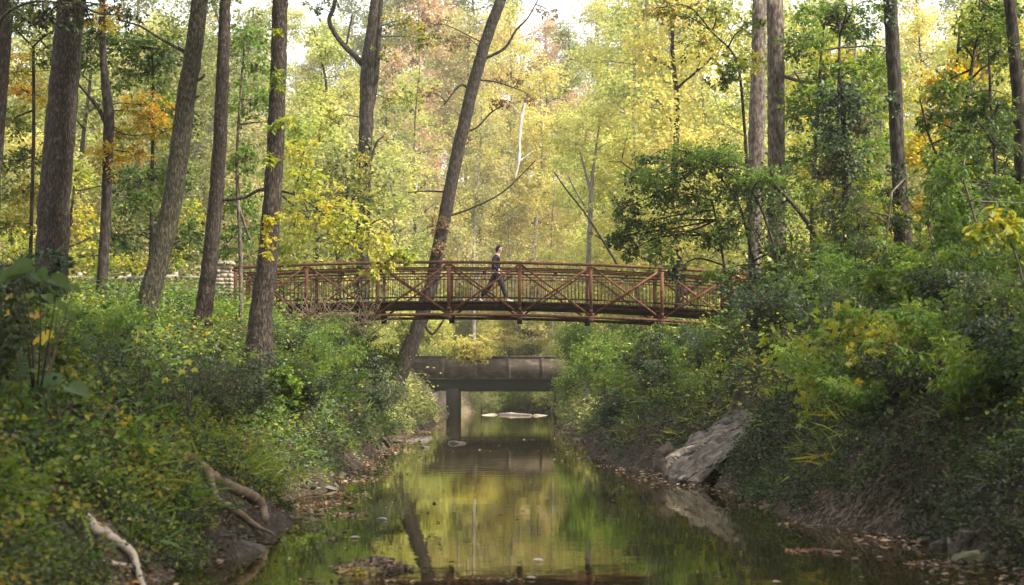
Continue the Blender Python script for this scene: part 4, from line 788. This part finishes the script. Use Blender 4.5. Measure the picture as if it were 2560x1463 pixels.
m = MB(); c0, c1 = wat(1205, 1038.5), wat(1365, 1037.5)
q = np.array([(c0[0]+(c1[0]-c0[0])*s, c0[1]+3*math.sin(s*6), -.05) for s in np.linspace(0, 1, 12)]); m.tube(q, .05+.22*np.sin(np.linspace(0.1, 3.04, 12)), 8, .3)
tag(m.obj('gravel_bar', M_sand), None, None, kind='structure')
# ------------------------------------------------------------------ roots and driftwood
def log(name, label, paths, mat, cat_, rough=.16, snap=True):
    t = None; m = MB()
    for rows in paths:
        r = []
        for (x, y, wd, Y) in rows:
            if Y < 40 and snap: Y = hit(x, min(y, 1460), .06)[1]
            r.append((*W(x, y, Y), wd/2*Y/F))
        if snap:
            ys_ = np.array([a[1] for a in r]); k_ = np.ones(3)/3; sm = np.convolve(np.pad(ys_, 1, 'edge'), k_, 'valid') if len(ys_) > 2 else ys_
            r = [(*W(x, y, Y2), wd/2*Y2/F) for (x, y, wd, Y), Y2 in zip(rows, np.minimum(sm, ys_))]
        q = cat(r, 6); q[:, :3] += rng.normal(size=(len(q), 3))*q[:, 3:4]*.1
        m.tube(q[:, :3], q[:, 3], 12, rough)
    o = m.obj(name, mat, smooth=True); tag(o, label, cat_); return o
log('exposed_root', 'thick brown root arching from the left bank down to the water', [[(455, 1135, 34, 25.5), (500, 1168, 30, 25), (556, 1204, 29, 24.6), (605, 1228, 27, 24.4), (640, 1246, 26, 24.2), (656, 1272, 24, 24.1), (664, 1300, 18, 24)], [(520, 1184, 22, 24.8), (532, 1220, 20, 24.6), (545, 1258, 18, 24.4)], [(528, 1190, 12, 24.7), (540, 1230, 10, 24.5), (552, 1270, 7, 24.3)]], M_root, 'root')
log('exposed_root', 'thinner brown root branching below the thick arching root', [[(536, 1246, 20, 24.3), (562, 1262, 20, 24.1), (600, 1284, 18, 24), (640, 1314, 13, 23.9), (672, 1330, 8, 23.8), (690, 1340, 4, 23.8)]], M_root, 'root')
log('driftwood', 'bleached driftwood limb bent down at the lower left', [[(262, 1326, 26, 18.6), (276, 1342, 26, 18.5), (305, 1362, 24, 18.4), (330, 1384, 22, 18.3), (342, 1420, 18, 18.2), (352, 1450, 16, 18.1), (362, 1480, 14, 18)], [(250, 1405, 9, 18.6), (290, 1410, 11, 18.5), (328, 1416, 10, 18.3)]], M_drift, 'driftwood')
log('driftwood', 'short stub of grey wood above the bent driftwood limb', [[(214, 1290, 20, 19), (228, 1312, 30, 18.9), (250, 1332, 24, 18.8)]], M_drift, 'driftwood')
log('fallen_branch', 'dim fallen branch across the lower left corner', [[(-10, 1310, 20, 18), (60, 1340, 18, 18), (130, 1372, 15, 18), (180, 1396, 8, 18)]], M_root, 'branch')
log('fallen_branch', 'leaning broken stick on the lower right bank', [[(2192, 1296, 6, 25), (2220, 1262, 9, 25), (2246, 1220, 9, 25)]], M_drift, 'branch', snap=False)
log('fallen_branch', 'thin upright twigs beside the mossy flat stone', [[(2140, 1304, 4, 25.5), (2132, 1260, 4, 25.5), (2128, 1225, 3, 25.5)], [(2148, 1300, 3, 25.5), (2130, 1280, 3, 25.5), (2112, 1258, 2, 25.5)]], M_drift, 'branch', snap=False)
log('fallen_branch', 'grey branches lying on the far right shore under the road bridge', [[(1405, 1066, 5, 80), (1450, 1052, 6, 80), (1490, 1045, 4, 80)], [(1465, 1075, 4, 80), (1480, 1058, 4, 80), (1498, 1078, 3, 80)]], M_drift, 'branch')
log('rotten_log', 'dark mossy log half buried high on the left bank', [[(440, 1030, 26, 30), (470, 1040, 28, 30), (498, 1052, 20, 30)]], B_dark, 'log')
log('stump', 'brown root mass at the left water edge below the leaning tree', [[(910, 1150, 40, 56), (925, 1120, 36, 56), (940, 1095, 14, 56)], [(930, 1120, 14, 56), (955, 1100, 12, 56), (975, 1118, 8, 56)], [(920, 1130, 14, 56), (950, 1125, 10, 56), (968, 1140, 6, 56)]], B_dark, 'stump', .4)
# ------------------------------------------------------------------ the walker
def skin(name, chains, mat, parent, sub=2):
    """chains of (x, y, z, r); equal points are shared, first vertex is the root"""
    vs = []; es = []; rs = []; idx = {}
    for ch in chains:
        prev = None
        for (x, y, z, r) in ch:
            key = (round(x, 4), round(y, 4), round(z, 4))
            if key not in idx: idx[key] = len(vs); vs.append((x, y, z)); rs.append(r)
            k = idx[key]
            if prev is not None and prev != k: es.append((prev, k))
            prev = k
    me = bpy.data.meshes.new(name); me.from_pydata(vs, es, []); o = bpy.data.objects.new(name, me); C.objects.link(o)
    md = o.modifiers.new('skin', 'SKIN'); md.use_smooth_shade = True
    for k, r in enumerate(rs): me.skin_vertices[0].data[k].radius = (r, r); me.skin_vertices[0].data[k].use_root = (k == 0)
    s2 = o.modifiers.new('sub', 'SUBSURF'); s2.levels = sub; s2.render_levels = sub
    dg = bpy.context.evaluated_depsgraph_get(); me2 = bpy.data.meshes.new_from_object(o.evaluated_get(dg)); me2.name = name
    bpy.data.objects.remove(o); me2.materials.clear(); me2.materials.append(mat)
    o = bpy.data.objects.new(name, me2); C.objects.link(o); o.parent = parent; return o
def flat_mat(n, c, r=.8): return noisemat(n, [(.3, tuple(x*.7 for x in c)), (.7, c)], (1, 1, 1), 30, 4, r, .3, .004)
skin_m = flat_mat('skin', (.5, .3, .22), .6); jac_m = flat_mat('charcoal_jacket', (.018, .02, .027)); jean_m = flat_mat('dark_denim', (.013, .015, .024)); hair_m = flat_mat('dark_hair', (.016, .011, .009), .6); shoe_m = flat_mat('grey_shoe', (.42, .38, .36)); shirt_m = flat_mat('white_shirt', (.65, .63, .62))
wx = W(1240, 700, 62.0)[0]; wz = ZD+zc(wx)
pe = thing('person', 'person in dark jacket and jeans walking right across the footbridge with head bowed', 'person', (wx, 62.0, wz))
# local: x forward (right), y away from the camera, z up
hip = (0, 0, .93, .125)
body = [[hip, (.0, 0, 1.12, .115), (.01, 0, 1.3, .13), (.015, 0, 1.43, .1), (.06, 0, 1.53, .052), (.105, 0, 1.6, .075), (.125, 0, 1.68, .088), (.11, 0, 1.75, .07)],
        [hip, (.06, -.085, .86, .085), (.21, -.09, .5, .055), (.335, -.09, .11, .036), (.4, -.09, .045, .03), (.5, -.09, .03, .025)],
        [hip, (-.05, .085, .86, .085), (-.2, .09, .52, .055), (-.47, .09, .2, .038), (-.5, .09, .11, .032), (-.43, .09, .04, .025)],
        [(.015, 0, 1.43, .1), (.0, -.17, 1.41, .06), (-.1, -.22, 1.16, .042), (.09, -.2, .98, .032), (.15, -.18, .95, .028)],
        [(.015, 0, 1.43, .1), (.0, .17, 1.41, .06), (.0, .22, 1.14, .042), (.16, .2, .99, .032), (.22, .18, .97, .028)]]
for (hx, hy, hz, sg) in ((.15, -.18, .95, -1), (.22, .18, .97, 1)):      # hands: palm, four curled fingers, thumb
    palm = (hx+.05, hy-sg*.004, hz-.012, .022)
    body.append([(hx, hy, hz, .028), palm])
    for j in range(4):
        ln = (.034, .038, .036, .028)[j]; oy = hy+sg*(.012*j-.02)
        body.append([palm, (hx+.075, oy, hz-.012-.004*j, .009), (hx+.075+ln, oy-sg*.006, hz-.026, .008), (hx+.07+ln, oy-sg*.014, hz-.055, .0065)])
    body.append([(hx, hy, hz, .028), (hx+.03, hy-sg*.025, hz+.012, .009), (hx+.065, hy-sg*.034, hz+.004, .0075)])
bo = skin('body', body, skin_m, pe)
fm = MB()
fm.tube([(.2, 0, 1.668), (.228, 0, 1.645)], [.012, .02], 6); fm.obj('nose', skin_m, pe, world=False)
for s in (-1, 1):
    fm = MB(); fm.tube([(.187, s*.032, 1.685), (.2, s*.032, 1.683)], [.012, .008], 8); fm.obj('eye', hair_m, pe, world=False)
    fm = MB(); fm.tube([(.1, s*.083, 1.655), (.105, s*.097, 1.66), (.1, s*.1, 1.69)], [.012, .022, .014], 8); fm.obj('ear', skin_m, pe, world=False)
fm = MB(); fm.tube([(.186, -.025, 1.605), (.19, 0, 1.603), (.186, .025, 1.605)], [.006, .009, .006], 6); fm.obj('mouth', flat_mat('lip', (.35, .14, .12)), pe, world=False)
skin('jacket', [[(0, 0, .95, .14), (.0, 0, 1.12, .15), (.0, 0, 1.3, .168), (.01, 0, 1.42, .14), (.045, 0, 1.5, .075)],
                [(.01, 0, 1.42, .13), (.0, -.175, 1.41, .078), (-.1, -.225, 1.16, .06), (.08, -.203, .985, .046)],
                [(.01, 0, 1.42, .13), (.0, .175, 1.41, .078), (.0, .225, 1.14, .06), (.15, .203, .99, .046)]], jac_m, pe)
skin('trousers', [[(0, 0, .97, .135), (.005, 0, .9, .13), (.06, -.085, .84, .118), (.21, -.09, .5, .086), (.335, -.09, .12, .066)],
                  [(.005, 0, .9, .13), (-.05, .085, .84, .118), (-.2, .09, .52, .086), (-.47, .09, .2, .066)]], jean_m, pe)
skin('shirt', [[(0, 0, .9, .142), (.0, 0, .97, .146)]], shirt_m, pe)
skin('shoe', [[(.33, -.09, .06, .045), (.42, -.09, .045, .047), (.55, -.09, .03, .036)]], shoe_m, pe)
skin('shoe', [[(-.525, .09, .12, .044), (-.46, .09, .055, .046), (-.36, .09, .03, .036)]], shoe_m, pe)
skin('hair', [[(.185, 0, 1.748, .035), (.15, 0, 1.757, .058), (.1, 0, 1.745, .09), (.058, 0, 1.69, .09), (.035, 0, 1.62, .062), (.015, 0, 1.56, .045)]], hair_m, pe)
# ------------------------------------------------------------------ woods behind the footbridge
def wood_proto(seed, h, r, lsz, base, nb=15, trunk=.17, open_=4, bark=B_grey):
    global rng
    rng_keep = rng; rng = np.random.default_rng(seed)
    m = MB(); q = cat([(rng.normal()*.25*s, rng.normal()*.25*s, h*s, trunk*(1-.85*s)+.015) for s in np.linspace(0, 1, 6)], 4); q[0, 2] = -.5
    m.tube(q[:, :3], q[:, 3], 8, .12); pts = []
    for k in range(nb):
        s = base+(1-base)*(k+.3)/nb; i = int(s*(len(q)-1)); a = k*2.4+rng.normal()*.4; L = r*(1.05-.75*(s-base)/(1-base))*rng.uniform(.7, 1.2)
        d = np.array((math.cos(a), math.sin(a), rng.uniform(.25, .9)))
        p = [q[i, :3]+nrm(d)*L*u+np.array((0, 0, -.1*L*u*u))+rng.normal(size=3)*.12*u for u in np.linspace(0, 1, 6)]
        m.tube(p, np.linspace(min(.07, q[i, 3]*.6), .012, 6), 5); pts += p[2:]
        for u in (1, 2, 3, 4):
            d2 = nrm(d+rng.normal(size=3)*.75); p2 = [p[u]+d2*L*.42*t for t in np.linspace(0, 1, 4)]
            m.tube(p2, np.linspace(.025, .006, 4), 4, 0, False); pts += p2[1:]
    lv = MB(); crown_on(lv, np.array(pts), lsz, open_, 11, 1.0)
    rng = rng_keep
    return m.mesh('trunk', smooth=True), lv.mesh('crown')
PR = [wood_proto(1, 19, 4.2, .21, .25), wood_proto(2, 22, 4.6, .22, .35), wood_proto(3, 16, 4.4, .2, .12), wood_proto(4, 13, 3.8, .19, .08, 13), wood_proto(5, 8, 3.0, .17, .05, 12, .09), wood_proto(6, 20, 4.0, .21, .2, 17, open_=2)]
for a, b in PR: a.materials.append(B_grey); b.materials.append(L_far[0])
KIND = ['lime green', 'golden yellow', 'soft green', 'russet brown', 'olive green']
wood_xy = []
def place_wood(px, Y, proto, kind, scale=1., bark=None):
    if 96 < Y < 160 and 1010 < px < 1125: return
    bark = bark or (B_dark if rng.random() < .45 else None)
    x = (px-1280)/F*Y; z = float(ground(x, Y))
    zone = 'behind the left trunks' if px < 620 else 'above the left half of the footbridge' if px < 1000 else 'around the leaning tree' if px < 1330 else 'above the right half of the footbridge' if px < 1800 else 'behind the twin trunks' if px < 2100 else 'behind the right thicket'
    dist = 'near' if Y < 115 else 'middle distance' if Y < 165 else 'hillside'
    young = proto == 4 and scale < .8  # small copies of the low prototype are meant as shrubs
    t = thing('woodland_shrub' if young else 'woodland_tree', f'{KIND[kind]} {dist} autumn tree {zone}', 'tree', (x, Y, z), f'autumn trees {zone}')
    if young: t['label'] = f'{KIND[kind]} {dist} leafy shrub {zone}'; t['group'] = f'shrubs {zone}'
    for me, nm in zip(PR[proto], ('trunk', 'crown')):
        o = bpy.data.objects.new(nm, me); C.objects.link(o); o.parent = t
        if nm == 'crown': o.material_slots[0].link = 'OBJECT'; o.material_slots[0].material = L_far[kind]
        elif bark: o.material_slots[0].link = 'OBJECT'; o.material_slots[0].material = bark
    t.rotation_euler = (rng.normal()*.03, rng.normal()*.03, rng.uniform(0, 6.28)); s = scale*rng.uniform(.85, 1.15); t.scale = (s, s, s*rng.uniform(.92, 1.08))
n = 0
for (y0, y1, cnt, protos, kinds, keep) in ((74, 100, 34, (2, 3, 4, 4), (0, 1, 0, 2, 4), 3.0), (100, 150, 66, (0, 1, 2, 3, 4, 5), (0, 1, 0, 4, 2, 0), 3.6), (168, 215, 66, (0, 1, 2, 3, 5), (0, 1, 4, 3, 2, 0, 0), 3.8), (215, 285, 52, (0, 1, 2, 5), (0, 4, 0, 2, 1), 4.5), (285, 350, 14, (0, 1, 5), (2, 4, 3), 6)):
    got = 0; tries = 0
    while got < cnt and tries < 4000:
        tries += 1; Y = rng.uniform(y0, y1); px = rng.uniform(-150, 2710); x = (px-1280)/F*Y
        xl, xr = edges(Y)
        if Y < 172 and xl-2.2 < x < xr+2.2: continue
        if 150 < Y < 166: continue
        if any((x-a)**2+(Y-b)**2 < keep**2 for a, b in wood_xy): continue
        pk = int(rng.choice(protos)); kk = int(rng.choice(kinds))
        if px < 520 and rng.random() < .6: kk = int(rng.choice((2, 4, 1)))
        if px > 1980 and rng.random() < .5: kk = int(rng.choice((1, 1, 2)))
        wood_xy.append((x, Y)); place_wood(px, Y, pk, kk); got += 1

for (px, Y, p, kk, sc) in [(1120, 228, 1, 4, 1.5), (1185, 240, 1, 2, 1.5), (1060, 215, 1, 3, 1.45), (2230, 200, 1, 4, 1.45), (2330, 210, 1, 1, 1.5), (2430, 195, 1, 2, 1.45), (1680, 205, 1, 4, 1.4), (330, 185, 1, 2, 1.4), (420, 205, 1, 0, 1.45), (500, 215, 1, 4, 1.45), (180, 210, 1, 1, 1.4), (1530, 205, 1, 0, 1.3), (2060, 215, 1, 4, 1.4), (2160, 190, 1, 2, 1.35), (980, 215, 1, 2, 1.45), (1000, 205, 1, 3, 1.3), (1090, 235, 1, 3, 1.45), (1160, 210, 0, 4, 1.35), (1230, 228, 1, 3, 1.4), (1300, 200, 0, 1, 1.3), (1370, 240, 1, 3, 1.4), (1260, 195, 2, 1, 1.3), (1420, 190, 2, 3, 1.2), (1480, 200, 2, 1, 1.2), (1440, 215, 1, 2, 1.25), (1500, 238, 1, 4, 1.42), (1570, 225, 1, 2, 1.35), (780, 235, 1, 4, 1.4), (700, 245, 1, 0, 1.45), (1040, 190, 5, 0, 1.2), (1200, 186, 2, 1, 1.3), (1330, 188, 2, 1, 1.3), (1120, 262, 1, 2, 1.4), (1280, 270, 1, 4, 1.4), (1410, 270, 1, 2, 1.2), (1620, 225, 1, 4, 1.35), (1700, 240, 1, 0, 1.35), (860, 230, 1, 2, 1.4), (940, 250, 1, 4, 1.4), (640, 210, 1, 2, 1.3), (560, 190, 1, 2, 1.3), (400, 200, 0, 4, 1.35), (250, 190, 0, 2, 1.3), (100, 200, 1, 1, 1.3), (2000, 200, 0, 1, 1.2), (2300, 200, 0, 1, 1.2)]:
    place_wood(px, Y, p, kk, sc)
for k in range(34):
    px = rng.uniform(960, 1620); Y = rng.uniform(166.5, 196)
    place_wood(px, Y, 4, int(rng.choice((0, 0, 2, 2, 1))), rng.uniform(.45, .75))
for k in range(30):
    px = rng.choice((rng.uniform(700, 1090), rng.uniform(1430, 1900))); Y = rng.uniform(84, 152)
    if not (edges(Y)[0]-1.3 < (px-1280)/F*Y < edges(Y)[1]+1.3): place_wood(px, Y, 4, int(rng.choice((0, 1, 2, 0))), rng.uniform(.35, .7))

def creek_pts(n):
    y = 16.8+60*rng.random(n)**1.5; xl, xr = edges(y); x = xl+(xr-xl)*rng.random(n); k = fbm(x*.5, y*.16, 77) > .5
    return np.stack([x, y, np.full(n, .014)], -1)[k]
litter('floating_leaves', 420, creek_pts, L_litter, .08)

# unseen trees added beside and behind the camera to shade the near banks
for (x, y, p) in ((11, 6, 1), (9.5, -6, 0), (-10, 4, 1), (-12, 16, 0), (8, -16, 5), (17, 8, 5), (-9, -12, 0), (14, -14, 1), (21, -4, 1), (22, 22, 0), (7, 14, 1), (8, 21, 1), (-6.5, 13, 1), (-8.5, 22, 1), (-11, 30, 1), (10, 17, 1), (10, -13, 5), (18, 14, 1), (24, 10, 5), (7.5, -24, 1), (20, -14, 0), (-8.5, -2, 5), (13, 0, 5), (-11, 22, 1), (17, -22, 1), (30, 36, 0)):
    t = thing('added_shade_tree', 'unseen tall tree added to shade the near creek banks', 'tree', (x, y, float(ground(x, y))), 'added shade trees over the near creek')
    for me, nm in zip(PR[p], ('trunk', 'crown')):
        o = bpy.data.objects.new(nm, me); C.objects.link(o); o.parent = t
        o.material_slots[0].link = 'OBJECT'; o.material_slots[0].material = L_mix if nm == 'crown' else B_warm
    t.rotation_euler[2] = rng.uniform(0, 6); t.scale = (1.25, 1.25, 1.15)
# the hazy autumn air
HAZE = .0003
if HAZE:
    m, nt_, pb, out = newmat('autumn_haze'); nt_.nodes.remove(pb); v = N(nt_, 'ShaderNodeVolumePrincipled')
    v.inputs['Color'].default_value = (1, .96, .86, 1); v.inputs['Density'].default_value = HAZE; v.inputs['Anisotropy'].default_value = .2
    nt_.links.new(v.outputs[0], out.inputs['Volume'])
    mb = MB(); mb.box((0, 275, 34), (530, 700, 75)); tag(mb.obj('haze', m), None, None, kind='stuff')
